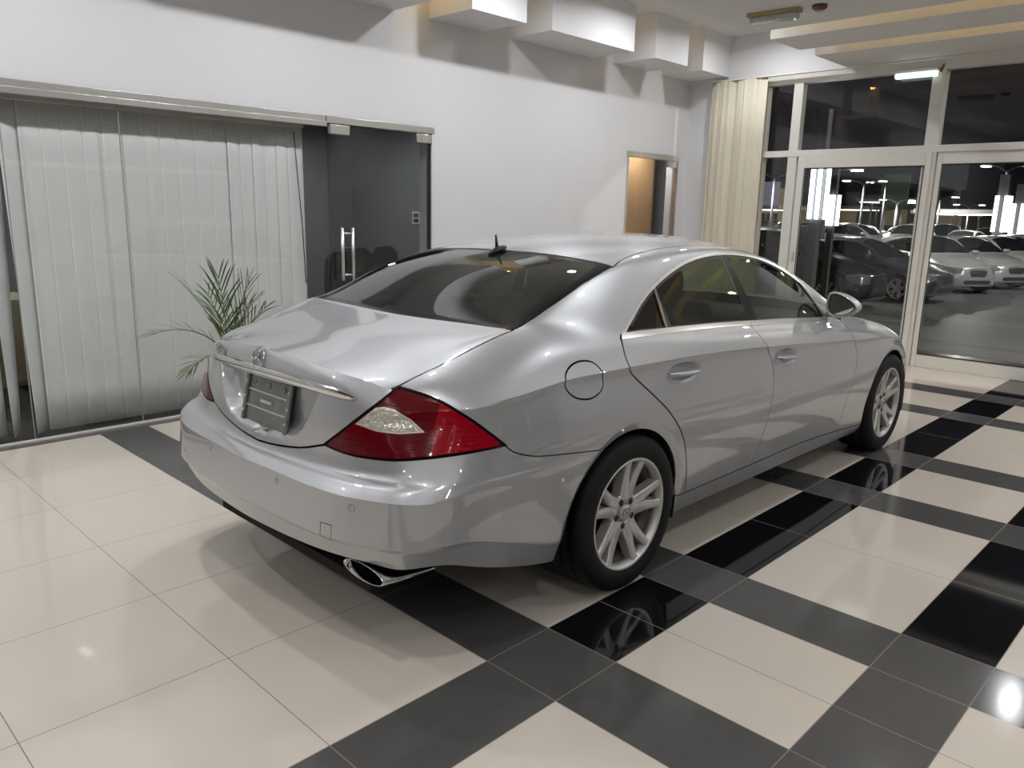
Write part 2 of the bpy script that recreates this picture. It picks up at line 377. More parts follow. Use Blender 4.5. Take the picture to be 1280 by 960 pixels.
# projections of the RIGHT half (v < 0): two in-plane axes and the outward viewing axis
R2 = math.sqrt(.5)
PROJ = {'side': (Vector((1, 0, 0)), Vector((0, 0, 1)), Vector((0, -1, 0)), .12),
        'top': (Vector((1, 0, 0)), Vector((0, -1, 0)), Vector((0, 0, 1)), .30),
        'rear': (Vector((0, -1, 0)), Vector((0, 0, 1)), Vector((-1, 0, 0)), .22),
        'front': (Vector((0, -1, 0)), Vector((0, 0, 1)), Vector((1, 0, 0)), .12),
        'rq': (Vector((R2, -R2, 0)), Vector((0, 0, 1)), Vector((-R2, -R2, 0)), .2),
        'fq': (Vector((-R2, -R2, 0)), Vector((0, 0, 1)), Vector((R2, -R2, 0)), .2)}

class Shell:
    """half body shell: cut along outlines, sort the faces into panels"""
    def __init__(self, me):
        self.bm = bm = bmesh.new(); bm.from_mesh(me)
        dele = [f for f in bm.faces if f.calc_center_median().y > 0]
        bmesh.ops.delete(bm, geom=dele, context='FACES')
        for v in bm.verts:
            if abs(v.co.y) < 1e-4: v.co.y = 0
        self.part = bm.faces.layers.int.new('part')
        bm.normal_update()
        self.base_v = [v.co.copy() for v in bm.verts]
        bm.verts.index_update()
        self.base_n = [v.normal.copy() for v in bm.verts]
        for v, n in zip(bm.verts, self.base_n):
            if abs(v.co.y) < 1e-4: n.y = 0; n.normalize()
        self.base_f = [[v.index for v in f.verts] for f in bm.faces]
        self.bvh = BVHTree.FromPolygons(self.base_v, self.base_f)
        # corner normals, split where the surface has a real edge
        self.base_c = []
        for f in bm.faces:
            row = []
            for v in f.verts:
                n = Vector((0, 0, 0))
                for g in v.link_faces:
                    if g.normal.dot(f.normal) > .93: n += g.normal*g.calc_area()
                if abs(v.co.y) < 1e-4: n.y = 0
                row.append(n.normalized())
            self.base_c.append(row)
        self.names = ['body', 'gap']
    def pid(self, name):
        if name not in self.names: self.names.append(name)
        return self.names.index(name)
    def normal_at(self, p):
        loc, n, i, d = self.bvh.find_nearest(p)
        vs = self.base_f[i]; w = poly_3d_calc([self.base_v[k] for k in vs], loc)
        r = Vector((0, 0, 0))
        for k, q in zip(vs, w): r += self.base_n[k]*q
        return r.normalized() if r.length > 1e-6 else n, d
    def corner_normal(self, p, c):
        loc, n, i, d = self.bvh.find_nearest(p.lerp(c, .2))
        vs = self.base_f[i]; w = poly_3d_calc([self.base_v[k] for k in vs], p)
        w = [min(1, max(0, q)) for q in w]; r = Vector((0, 0, 0))
        for nn, q in zip(self.base_c[i], w): r += nn*q
        return r.normalized() if r.length > 1e-6 else n
    def sel(self, proj, lim=None):
        a, b, o, thr = PROJ[proj]
        out = []
        for f in self.bm.faces:
            if f[self.part] == 1: continue
            if f.normal.dot(o) > thr and (lim is None or lim(f.calc_center_median())): out.append(f)
        return out
    def cut(self, poly, proj, closed=True, lim=None):
        a, b, o, thr = PROJ[proj]
        xs = [p[0] for p in poly]; ys = [p[1] for p in poly]; bx = (min(xs)-.01, max(xs)+.01, min(ys)-.01, max(ys)+.01)
        def bb(f):
            q = [(v.co.dot(a), v.co.dot(b)) for v in f.verts]
            return min(t[0] for t in q), max(t[0] for t in q), min(t[1] for t in q), max(t[1] for t in q)
        cand = {}
        for f in self.sel(proj, lim):
            r = bb(f)
            if r[1] > bx[0] and r[0] < bx[1] and r[3] > bx[2] and r[2] < bx[3]: cand[f] = r
        n = len(poly)
        for i in range(n if closed else n-1):
            p, q = poly[i], poly[(i+1) % n]
            if math.hypot(q[0]-p[0], q[1]-p[1]) < 1e-6: continue
            e = .0015; s = (min(p[0], q[0])-e, max(p[0], q[0])+e, min(p[1], q[1])-e, max(p[1], q[1])+e)
            loc = [f for f, r in cand.items() if r[1] >= s[0] and r[0] <= s[1] and r[3] >= s[2] and r[2] <= s[3]]
            if not loc: continue
            nn = a*(-(q[1]-p[1]))+b*(q[0]-p[0]); co = a*p[0]+b*p[1]
            es = {x for f in loc for x in f.edges}; vs = {x for f in loc for x in f.verts}
            res = bmesh.ops.bisect_plane(self.bm, geom=loc+list(es)+list(vs), dist=2e-5, plane_co=co, plane_no=nn.normalized())
            for f in loc: cand.pop(f, None)
            for g in res['geom']:
                if isinstance(g, bmesh.types.BMFace) and g.is_valid: cand[g] = bb(g)
        return cand
    def assign(self, poly, proj, name, only=None, lim=None):
        k = self.pid(name); a, b, o, thr = PROJ[proj]
        xs = [p[0] for p in poly]; ys = [p[1] for p in poly]
        for f in self.sel(proj, lim):
            if only is not None and f[self.part] not in only: continue
            c = f.calc_center_median(); p = (c.dot(a), c.dot(b))
            if min(xs) <= p[0] <= max(xs) and min(ys) <= p[1] <= max(ys) and inpoly(p, poly): f[self.part] = k
    def region(self, poly, proj, name, only=None, lim=None):
        self.cut(poly, proj, True, lim); self.bm.normal_update(); self.assign(poly, proj, name, only, lim)
    def gap(self, line, proj, w=.006, closed=False, lim=None):
        if closed:
            A, B = inset(line, -w/2), inset(line, w/2)
            self.cut(A, proj, True, lim); self.cut(B, proj, True, lim); self.bm.normal_update()
            a, b, o, thr = PROJ[proj]
            for f in self.sel(proj, lim):
                c = f.calc_center_median(); p = (c.dot(a), c.dot(b))
                if inpoly(p, A) and not inpoly(p, B): f[self.part] = 1
        else:
            self.region(strip(line, w), proj, 'gap', None, lim)
    def islands(self, seeds):
        """panels left between the gaps are named by the seed nearest to them"""
        bm = self.bm; seen = set()
        tree = None
        cents = [(f, f.calc_center_median()) for f in bm.faces if f[self.part] == 0]
        for name, s in seeds:
            s = Vector(s); f0 = min(cents, key=lambda t: (t[1]-s).length_squared)[0]
            if f0 in seen:
                print('LEAK', name, '<-', self.names[f0[self.part]]); continue
            k = self.pid(name); st = [f0]; seen.add(f0)
            while st:
                f = st.pop(); f[self.part] = k
                for e in f.edges:
                    for g in e.link_faces:
                        if g not in seen and g[self.part] == 0: seen.add(g); st.append(g)
    def faces_of(self, name):
        k = self.names.index(name) if name in self.names else -9
        return [f for f in self.bm.faces if f[self.part] == k]
    def extract(self, name, mats, parent, obj_name=None, mirror='none', lip=.010, push=0.0, mi_of=None):
        """mirror: none = right side only, left = left twin, both = joined across the centre line"""
        fs = self.faces_of(name)
        if not fs: print('EMPTY PART', name); return None
        vid = {}; V = []; N = []; F = []; MI = []; CN = []; moved = set()
        for f in fs:
            idx = []; cn = []; fc = f.calc_center_median()
            for v in f.verts:
                if v not in vid:
                    n, d = self.normal_at(v.co)
                    if d > 3e-4:
                        moved.add(v)
                        n2 = Vector((0, 0, 0))
                        for g in v.link_faces:
                            if g[self.part] == f[self.part]: n2 += g.normal*g.calc_area()
                        n = n2.normalized() if n2.length > 0 else n
                    vid[v] = len(V); V.append(v.co-n*push); N.append(n)
                idx.append(vid[v]); cn.append(N[vid[v]] if v in moved else self.corner_normal(v.co, fc))
            CN.append(cn); F.append(idx); MI.append(mi_of(f) if mi_of else 0)
        # lips: inward flanges along every open edge
        if lip:
            k = fs[0][self.part]
            for f in fs:
                for e in f.edges:
                    if sum(1 for g in e.link_faces if g[self.part] == k) == 1:
                        a, b = e.verts
                        if abs(a.co.y) < 1e-4 and abs(b.co.y) < 1e-4: continue
                        l = next(l for l in f.loops if l.edge == e); a = l.vert; b = l.link_loop_next.vert
                        na, nb = N[vid[a]], N[vid[b]]; fn = f.normal
                        ed = (b.co-a.co).normalized(); out = ed.cross(fn).normalized()
                        q = len(V); pa, pb = V[vid[a]], V[vid[b]]
                        V += [pb, pa, pa-na*lip, pb-nb*lip]; N += [out]*4; CN.append([out]*4)
                        F.append([q, q+1, q+2, q+3]); MI.append(0)
        if mirror in ('left', 'both'):
            V2 = [Vector((v.x, -v.y, v.z)) for v in V]; N2 = [Vector((n.x, -n.y, n.z)) for n in N]; F2 = [f[::-1] for f in F]; C2 = [[Vector((n.x, -n.y, n.z)) for n in c[::-1]] for c in CN]
            if mirror == 'left': V, N, F, CN = V2, N2, F2, C2
            else:
                m = {}; base = len(V)
                for i, v in enumerate(V):
                    if abs(v.y) < 1e-5 and i < len(vid): m[i] = i
                    else: m[i] = len(V)+0 if False else None
                nxt = base; VV = list(V); NN = list(N)
                for i in range(base):
                    if m[i] is None: m[i] = nxt; nxt += 1; VV.append(V2[i]); NN.append(N2[i])
                F = F+[[m[i] for i in f] for f in F2]; V, N = VV, NN; MI = MI+MI; CN = CN+C2
        me = bpy.data.meshes.new(obj_name or name); me.from_pydata([tuple(v) for v in V], [], F)
        for m_ in (mats if isinstance(mats, (list, tuple)) else [mats]): me.materials.append(m_)
        for p, mi in zip(me.polygons, MI): p.use_smooth = True; p.material_index = mi
        me.update()
        me.normals_split_custom_set([tuple(n) for c in CN for n in c])
        return link_mesh(obj_name or name, me, parent)
# ---------------------------------------------------------------- cars
M_paint = mat('silver_metallic_paint', (.48, .49, .51), .43, .68, 1., .012, noise=(400, .04))
M_paint.node_tree.nodes['Principled BSDF'].inputs['Coat IOR'].default_value = 1.9
M_under = mat('underbody_black', (.008, .008, .008), .9)
M_cabin = mat('dark_leather', (.022, .021, .020), .5, bump=(60, .1))
M_seal = mat('black_glass_border', (.006, .006, .007), .12)
M_pillar = mat('black_pillar_film', (.004, .004, .005), .4, spec=.15)
M_lens = mat('red_lamp_lens', (.11, .0003, .004), .14, coat=.1, spec=.3, noise=(40, .22, (.2, .2, 4)), bump=(40, .12, (.1, .1, 3)))
M_lens2 = mat('bright_red_lamp_lens', (.30, .001, .010), .12, coat=.3, spec=.3, noise=(40, .15, (.2, .2, 4)), bump=(40, .12, (.1, .1, 3)))
M_clear = mat('clear_lamp_lens', (.62, .60, .52), .12, .55, coat=1., noise=(70, .5), bump=(90, .9))
M_rim = mat('silver_alloy', (.60, .585, .56), .32, .45, noise=(30, .03))
M_brake = mat('cast_iron_disc', (.10, .10, .10), .35, .8)
M_trim = mat('satin_window_trim', (.90, .89, .86), .28, 1.)
M_barrel = mat('dark_rim_barrel', (.10, .098, .095), .5, .4)
M_holder = mat('smoked_clear_plastic', (.12, .14, .12), .10, .2, coat=.8, noise=(22, .75))
M_mirror = mat('mirror_silver', (.86, .87, .88), .01, 1., noise=(5, .005))
G_tint = glass('tinted_car_glass', (.27, .34, .23), 1.52, gain=1.15)
G_rear = glass('privacy_rear_glass', (.075, .09, .085), 1.55, gain=1.2)
G_screen = glass('windscreen_glass', (.55, .62, .58))
P_clearlamp = mat('headlamp_lens', (.42, .43, .45), .08, .6, coat=1., noise=(50, .3))

def rq(u, w): return (u+w)*R2
def fq(u, w): return (w-u)*R2
LAMP = [(-1.077, .407, .720), (-1.061, .502, .710), (-1.039, .584, .709), (-1.014, .659, .714), (-.983, .723, .722), (-.924, .791, .733), (-.842, .852, .745), (-.698, .896, .752),
        (-.756, .872, .804), (-.813, .838, .855), (-.861, .776, .899), (-.898, .700, .923), (-.932, .627, .936), (-.981, .610, .898), (-1.019, .561, .849), (-1.055, .496, .788)]
REV = [(-1.034, .547, .815), (-1.000, .601, .868), (-.986, .627, .873), (-.970, .656, .868), (-.944, .704, .842), (-.925, .743, .810), (-.970, .687, .803), (-1.011, .614, .804)]
DLO_TOP = [(-.004, 1.034), (.02, 1.050), (.122, 1.104), (.216, 1.153), (.322, 1.197), (.432, 1.234), (.558, 1.269), (.694, 1.298), (.85, 1.318), (1.01, 1.326), (1.211, 1.321), (1.423, 1.298), (1.591, 1.26), (1.755, 1.203), (1.905, 1.126), (1.985, 1.065), (2.09, .985), (2.19, .926)]
BELT_LO = [(2.19, .912), (1.845, .941), (1.434, .969), (1.057, .989), (.759, 1.005), (.408, 1.019), (.113, 1.027), (-.006, 1.027)]
BELT_HI = [(2.19, .930), (1.86, .957), (1.448, .986), (1.076, 1.006), (.777, 1.022), (.425, 1.037), (.13, 1.046), (.02, 1.046)]
DOOR_R = [(.006, 1.044), (-.014, 1.026), (-.042, .974), (-.034, .919), (.028, .864), (.104, .809), (.202, .735), (.285, .654), (.345, .573), (.393, .453), (.430, .330), (.434, .298)]
DOOR_B = [(1.066, .996), (1.062, .942), (1.087, .889), (1.140, .818), (1.158, .718), (1.136, .622), (1.101, .505), (1.072, .392), (1.042, .296)]
DOOR_F = [(2.17, .932), (2.205, .915), (2.19, .855), (2.225, .790), (2.25, .733), (2.22, .66), (2.175, .575), (2.125, .465), (2.10, .36), (2.095, .27)]
SILL = [(.25, .300), (.44, .304), (1.04, .299), (1.6, .299), (2.1, .276), (2.42, .255), (2.60, .25)]
BSEAM = [(-.722, .759), (-.703, .754), (-.665, .724), (-.597, .699), (-.521, .685), (-.417, .673), (-.216, .647), (-.16, .64)]
RGLASS = [(-.450, -.03), (-.450, .0), (-.444, .2), (-.441, .4), (-.441, .57), (-.441, .667), (-.36, .656), (-.255, .652), (-.166, .652), (-.067, .648), (.07, .638), (.195, .623), (.180, .44), (.170, .26), (.162, .07), (.162, -.03)]
FGLASS = [(1.50, -.03), (1.50, 0), (1.515, .3), (1.565, .50), (1.62, .565), (2.0, .635), (2.34, .70), (2.42, .45), (2.45, 0), (2.45, -.03)]
RECESS = [(-.03, .896), (.375, .896), (.345, .82), (.292, .745), (.245, .706), (.16, .684), (.05, .675), (-.03, .674)]
FUEL = [(-.282, .981), (-.232, .970), (-.204, .937), (-.196, .897), (-.211, .868), (-.261, .849), (-.315, .850), (-.367, .867), (-.399, .898), (-.402, .930), (-.380, .957), (-.336, .976)]
HAND = [ellipse(.342, .861, .132, .044, 32, -.06), ellipse(1.292, .814, .126, .043, 32, -.09)]
ARCH = [(-.02, .30, .382), (2.854, .30, .378)]
WB = 2.854; RW = .327

def make_wheel(name, parent, loc, right=True, phase=8, detail=True):
    """tyre with rim, cap, bolts and disc as its own pieces; local -y is the outside"""
    s = 48 if detail else 24
    W = .1225
    prof = [(.226, -W+.012), (.238, -W+.004), (.262, -W-.003), (.290, -W), (.312, -W+.010), (.3225, -W+.026)]
    if detail:
        for g in (-.055, 0, .055): prof += [(RW-.0005, g-.006), (RW-.008, g-.005), (RW-.008, g+.005), (RW-.0005, g+.006)]
    prof += [(.3225, W-.026), (.312, W-.010), (.290, W), (.262, W+.003), (.238, W-.004), (.226, W-.012)]
    ty = MB().lathe(prof, 'y', s, closed=True).build(name, M_tyre, parent)
    ty.location = loc
    if not right: ty.rotation_euler = (0, 0, PI)
    R_ = .2335; o = -W+.006                                   # lip plane
    rim = MB()
    rim.lathe([(R_, o+.012), (R_, o), (R_-.006, o-.002), (R_-.013, o+.004), (R_-.020, o+.022), (R_-.024, o+.045), (R_-.018, o+.045), (R_-.008, o+.02)], 'y', s, closed=True)
    MB().lathe([(R_-.0235, o+.044), (R_-.036, o+.10), (R_-.036, o+.19), (R_-.010, o+.215), (R_-.004, o+.215), (R_-.03, o+.185), (R_-.03, o+.10), (R_-.019, o+.046)], 'y', s, closed=True).build('rim_barrel', M_barrel, ty)
    def P(r, deg, d): a = math.radians(deg); return (r*R_*math.sin(a), o+d, r*R_*math.cos(a))
    def dep(r): return .030-.026*max(0, (r-.30)/.66)**1.2
    for k in range(5):
        c = phase+72*k
        for sd in (-1, 1):
            oute = [(.26, 36), (.34, 33), (.44, 26), (.55, 21.5), (.68, 19), (.82, 17.5), (.975, 16.8)]
            inne = [(.26, 0), (.34, 0), (.44, 0), (.54, .4), (.68, 4.2), (.82, 6.6), (.975, 7.6)]
            top = []
            for (ro, ao), (ri, ai) in zip(oute, inne):
                am = ai+(ao-ai)*.5
                top.append([P(ro, c+sd*ao, dep(ro)+.006), P(ro, c+sd*(ao-(ao-ai)*.10), dep(ro)), P(ri, c+sd*(ai+(ao-ai)*.10), dep(ri)), P(ri, c+sd*ai, dep(ri)+(.006 if ai > .5 else 0))])
            bm = rim.bm; V = [[bm.verts.new(p) for p in row] for row in top]; B = [[bm.verts.new((p[0], p[1]+.04, p[2])) for p in (row[0], row[-1])] for row in top]
            for A, C, Ab, Cb in zip(V[:-1], V[1:], B[:-1], B[1:]):
                for q in range(3): bm.faces.new((A[q], A[q+1], C[q+1], C[q])).smooth = True
                bm.faces.new((A[0], C[0], Cb[0], Ab[0])); bm.faces.new((A[3], Ab[1], Cb[1], C[3]))
                bm.faces.new((Ab[0], Cb[0], Cb[1], Ab[1]))
    rim.lathe([(.36*R_, o+.075), (.36*R_, o+.033), (.34*R_, o+.030), (.17*R_, o+.029), (.165*R_, o+.036), (.15*R_, o+.036)], 'y', 40)
    rim.build('rim', M_rim, ty)
    if detail:
        cp = MB().lathe([(.15*R_, o+.036), (.15*R_, o+.024), (.13*R_, o+.021), (.001, o+.020)], 'y', 32).build('hub_cap', M_rim, ty)
        st = MB().lathe([(.118*R_, o+.021), (.118*R_, o+.017), (.095*R_, o+.017), (.095*R_, o+.021)], 'y', 32, closed=True)
        for k in range(3):
            a = math.radians(120*k); st.tube([(0, o+.018, 0), (.105*R_*math.sin(a), o+.018, .105*R_*math.cos(a))], [.0035, .0012], 6)
        st.build('cap_emblem', M_chrome, ty)
        for k in range(5):
            a = math.radians(phase+36+72*k)
            MB().lathe([(.0135, o+.034), (.0135, o+.0275), (.001, o+.0272)], 'y', 14, (.235*R_*math.sin(a), 0, .235*R_*math.cos(a))).build('wheel_bolt', M_gasket, ty)
    MB().lathe([(.16, o+.105), (.16, o+.13), (.001, o+.13)], 'y', 32).build('brake_disc', M_brake if detail else M_under, ty)
    return ty

def cut_shell(me, detail):
    S = Shell(me); g = .0075 if detail else .012
    sm = lambda l, n=3: smooth_line(l, n)
    aft = lambda c: c.x < 1.4
    fore = lambda c: c.x > 1.4
    # daylight opening with its trim
    dlo = sm(DLO_TOP)+BELT_LO
    ins = inset(dlo, .011); ins2 = inset(dlo, .022)
    S.region(dlo, 'side', 'chrome_trim')
    S.region(ins, 'side', 'window_seal')
    hi = [(x, z+.002) for x, z in BELT_HI]
    belt = BELT_LO+hi[::-1]
    S.region(belt, 'side', 'chrome_trim', only=[S.pid('window_seal'), S.pid('chrome_trim')])
    glassline = [p for p in ins2 if True]
    def gl(poly, name): S.region(poly, 'side', name, only=[S.pid('window_seal')])
    top = offset(sm(DLO_TOP), -.021)
    def z_top(u):
        for p, q in zip(top[:-1], top[1:]):
            if p[0] <= u <= q[0]: return p[1]+(q[1]-p[1])*(u-p[0])/(q[0]-p[0])
        return 1.3
    hi_s = sorted(hi)
    def z_bot(u): return float(np.interp(u, [p[0] for p in hi_s], [p[1]+.006 for p in hi_s]))
    def pane(ul, ur):
        """left and right boundary: lines (u at belt, u at z 1.2)"""
        L_ = lambda z: ul[0]+(ul[1]-ul[0])*(z-1.0)/.2
        R_ = lambda z: ur[0]+(ur[1]-ur[0])*(z-1.0)/.2
        us = np.linspace(-.1, 2.2, 116); pts = []
        us = np.linspace(-.1, 2.2, 1151)
        ok = [u for u in us if L_(z_top(u)) <= u <= R_(z_top(u)) and z_top(u) > z_bot(u)+.004]
        up = [(u, z_top(u)) for u in ok[:-1:10]]+[(ok[-1], z_top(ok[-1]))]
        ok = [u for u in us if L_(z_bot(u)) <= u <= R_(z_bot(u)) and u > up[0][0]]
        lo = [(u, z_bot(u)) for u in ok[:-1:60]]+[(ok[-1], z_bot(ok[-1]))]
        return up+lo[::-1]
    def clip_pane(ul, ur):
        p = pane(ul, ur); u0, z0 = p[0]; return p
    gl(pane((-.5, -.5), (.300, .345)), 'quarter_glass')
    gl(pane((.318, .363), (1.052, 1.043)), 'rear_side_window')
    gl(pane((1.160, 1.113), (1.955, 1.80)), 'front_side_window')
    gl([(.303, 1.0), (.312, 1.05), (.348, 1.21), (.366, 1.21), (.330, 1.05), (.318, 1.0)], 'window_divider')
    gl([(1.060, .99), (1.052, 1.10), (1.048, 1.20), (1.046, 1.33), (1.100, 1.33), (1.120, 1.20), (1.146, 1.10), (1.156, .99)], 'b_pillar')
    gl([(1.97, .92), (1.955, 1.0), (1.895, 1.08), (1.83, 1.165), (1.90, 1.2), (2.3, .95), (2.3, .9)], 'mirror_sail')
    # lamps
    lam = sm([(rq(u, w), z) for u, w, z in LAMP]+[(rq(*LAMP[0][:2]), LAMP[0][2])], 2)[:-1]
    lam = [(rq(u, w), z) for u, w, z in LAMP]
    lam = sm(lam[:8], 3)[:-1]+sm(lam[7:13], 3)[:-1]+sm(lam[12:]+lam[:1], 3)[:-1]
    if detail: S.gap(lam, 'rq', .009, True, aft)
    S.region(inset(lam, .0045) if detail else lam, 'rq', 'tail_light', [0], aft)
    if detail:
        rv = [(rq(u, w), z) for u, w, z in REV]
        S.region(sm([(-.060, 1.0), (-.072, .90), (-.090, .82), (-.092, .70)])+[(.4, .6), (.4, 1.0)], 'rq', 'side_lens', [S.pid('tail_light')], aft); S.region(inset(rv, -.005), 'rq', 'lamp_bezel', [S.pid('tail_light'), S.pid('side_lens')], aft); S.region(rv, 'rq', 'reversing_lens', [S.pid('lamp_bezel')], aft)
    hl = [(fq(u, w), z) for u, w, z in ((3.22, .83, .665), (3.36, .72, .70), (3.55, .52, .695), (3.63, .44, .64), (3.63, .50, .55), (3.52, .68, .535), (3.38, .80, .555), (3.27, .85, .60))]
    S.region(sm(hl+hl[:1], 3)[:-1], 'fq', 'headlight', [0], fore)
    S.region([(-.03, .645), (.27, .635), (.30, .59), (.255, .48), (.21, .46), (-.03, .46)], 'front', 'grille', [0], fore)
    S.region([(-.03, .37), (.40, .37), (.47, .33), (.42, .26), (-.03, .26)], 'front', 'lower_grille', [0], fore)
    # screens
    if detail: S.gap(RGLASS, 'top', .006, True, aft)
    S.region(inset(RGLASS, .003) if detail else RGLASS, 'top', 'rear_window', [0], aft)
    if detail:
        inner = [(-.418, -.03), (-.416, .2), (-.412, .55), (-.405, .602), (-.25, .600), (-.08, .596), (.05, .588), (.152, .572), (.148, .44), (.138, .26), (.132, -.03)]
        S.region(inner, 'top', 'rear_glass', [S.pid('rear_window')], aft)
    S.region(FGLASS, 'top', 'windscreen', [0], fore)
    # wheel arches
    for i, (cx, cz, r) in enumerate(ARCH):
        lim = (lambda c: c.x < 1.2) if i == 0 else (lambda c: c.x > 1.6)
        if detail:
            S.cut(ellipse(cx, cz, r+.036, r+.030, 72), 'side', True, lim); S.cut(ellipse(cx, cz, r+.018, r+.015, 72), 'side', True, lim)
        S.region(ellipse(cx, cz, r, r, 72), 'side', 'gap', None, lim)
        S.region([(cx-r*.985, cz-.6), (cx-r*.985, cz-.05), (cx+r*.985, cz-.05), (cx+r*.985, cz-.6)], 'side', 'gap', None, lim)
    if detail:
        S.gap(sm([(-.03, .652), (0, .652), (.129, .661), (.277, .683), (.385, .713), (.425, .726)]), 'rear', g, lim=aft)
        S.gap([(-.950, .617), (-.932, .623), (-.829, .634), (-.69, .643), (-.576, .656), (-.445, .667), (-.42, .650)], 'top', g, lim=aft)
        S.gap(sm(BSEAM), 'side', .0045, lim=aft)
        S.gap(sm(DOOR_R), 'side', .0072)
        S.gap(sm(DOOR_B), 'side', .0048)
        S.gap(sm(DOOR_F), 'side', .0045)
        S.gap(SILL, 'side', .0075)
        S.gap(sm([(.165, .612), (.192, .629), (.285, .600), (.406, .578), (.594, .557), (.808, .546), (1.1, .543), (1.4, .552), (1.60, .565), (1.68, .55)]), 'top', .006)
        S.gap([(2.15, .795), (2.20, .805), (2.25, .785), (2.36, .73), (2.44, .695)], 'top', g)
        S.gap(sm([(2.44, .70), (2.8, .655), (3.2, .575), (3.42, .48), (3.56, .30), (3.605, .12), (3.61, -.03)]), 'top', g)
        S.gap([(2.44, .72), (2.455, .60), (2.475, .3), (2.485, -.03)], 'top', g)
        S.region(strip([(3.0, .60), (3.25, .597), (3.40, .597), (3.62, .597)], g), 'side', 'gap', [0], fore)
        S.gap([(.46, .672), (.25, .682), (-.03, .686)], 'front', g, lim=fore)
        S.gap(smooth_line(FUEL, 3, True), 'side', .0065, True, lambda c: c.x < 0)
        for h in HAND:
            lim = lambda c: c.z < 1.0
            for k in (1.0, .90, .78, .62, .42, .2): S.cut([(h[0][0]*0+sum(p[0] for p in h)/len(h)+(x-sum(p[0] for p in h)/len(h))*k, sum(p[1] for p in h)/len(h)+(z-sum(p[1] for p in h)/len(h))*k) for x, z in h], 'side', True, lim)
        for k in (0, .012, .025, .04, .055): S.cut(inset(RECESS, k) if k else RECESS, 'rear', True, aft)
        S.gap([(.505, .494), (.556, .496), (.556, .440), (.505, .438)], 'rear', .003, True, aft)
        for w_, z_ in ((.634, .571), (.253, .574)):
            S.region(ellipse(w_, z_, .013, .013, 20), 'rear', 'gap', None, aft); 
        for f in S.bm.faces:
            c = f.calc_center_median()
            if f[S.part] == 0 and c.x > 3.0 and c.z < .597+max(0, c.x-3.55)*1.1: f[S.part] = S.pid('front_bumper')
        S.islands([('boot_lid', (-.7, -.2, 1.03)), ('rear_bumper', (-1.19, -.1, .5)), ('fuel_flap', (-.3, -.9, .91)), ('rear_door', (.7, -.92, .7)), ('front_door', (1.6, -.92, .7)), ('front_fender', (2.5, -.9, .75)),
                   ('bonnet', (3.0, -.1, .88)), ('roof_panel', (1., -.1, 1.405)), ('side_sill', (1.3, -.88, .25)), ('quarter_panel', (-.4, -.9, .8)), ('tow_cover', (-1.15, -.53, .47))])
        # shaping: flared arch edges, plate recess, handle bowls
        for v in S.bm.verts:
            for cx, cz, r in ARCH:
                d = math.hypot((v.co.x-cx)*(1 if True else 1), v.co.z-cz)
                if abs(v.co.x-cx) < .45 and d < r+.0365 and v.co.y < -.6:
                    t = max(0, min(1, (r+.034-d)/.034)); v.co.y += .017*t
            if v.co.x < -.9 and v.co.z < .90 and inpoly((-v.co.y, v.co.z), RECESS):
                p = (-v.co.y, v.co.z); e = pdist(p, RECESS[1:-1], False); tp = .896-p[1]
                s_ = lambda t: (lambda t: t*t*(3-2*t))(max(0, min(1, t)))
                v.co.x += .060*min(s_(e/.055), s_(tp/.013))
            for h in HAND:
                hx = sum(p[0] for p in h)/len(h); hz = sum(p[1] for p in h)/len(h)
                if v.co.y < -.8 and abs(v.co.x-hx) < .15 and abs(v.co.z-hz) < .06:
                    d = math.hypot((v.co.x-hx)/.132, (v.co.z-hz)/.044)
                    if d < 1: v.co.y += .032*(1-d*d)**.6
        S.bm.normal_update()
    else:
        S.islands([('boot_lid', (-.7, -.2, 1.03))])
        for f in S.bm.faces:
            if S.names[f[S.part]] in ('body', 'boot_lid'): f[S.part] = S.pid('car_body')
    return S

def surf(S, u, v, z, d=Vector((0, 0, 0))):
    """nearest surface point and normal"""
    loc, n, i, dist = S.bvh.find_nearest(Vector((u, v, z))); return loc, S.normal_at(loc)[0]
def side_pt(S, u, z): 
    h = S.bvh.ray_cast(Vector((u, -2, z)), Vector((0, 1, 0)), 4); return h[0], S.normal_at(h[0])[0]
def rear_pt(S, w, z):
    h = S.bvh.ray_cast(Vector((-3, min(-w, -.0005) if w > 0 else -abs(w)-.0005, z)), Vector((1, 0, 0)), 4); p, n = h[0], S.normal_at(h[0])[0]
    return (Vector((p.x, -w, p.z)), Vector((n.x, n.y*(1 if w > 0 else -1), n.z)))
Q_, F_, cre_ = body_cage(CAR)
SH = cut_shell(subdivide(Q_, F_, cre_, 3), True)
car = thing('car', 'silver four-door coupe with dark tinted rear glass parked inside the showroom', 'car', (2.462, 2.628, 0), 0)
X_ = SH.extract
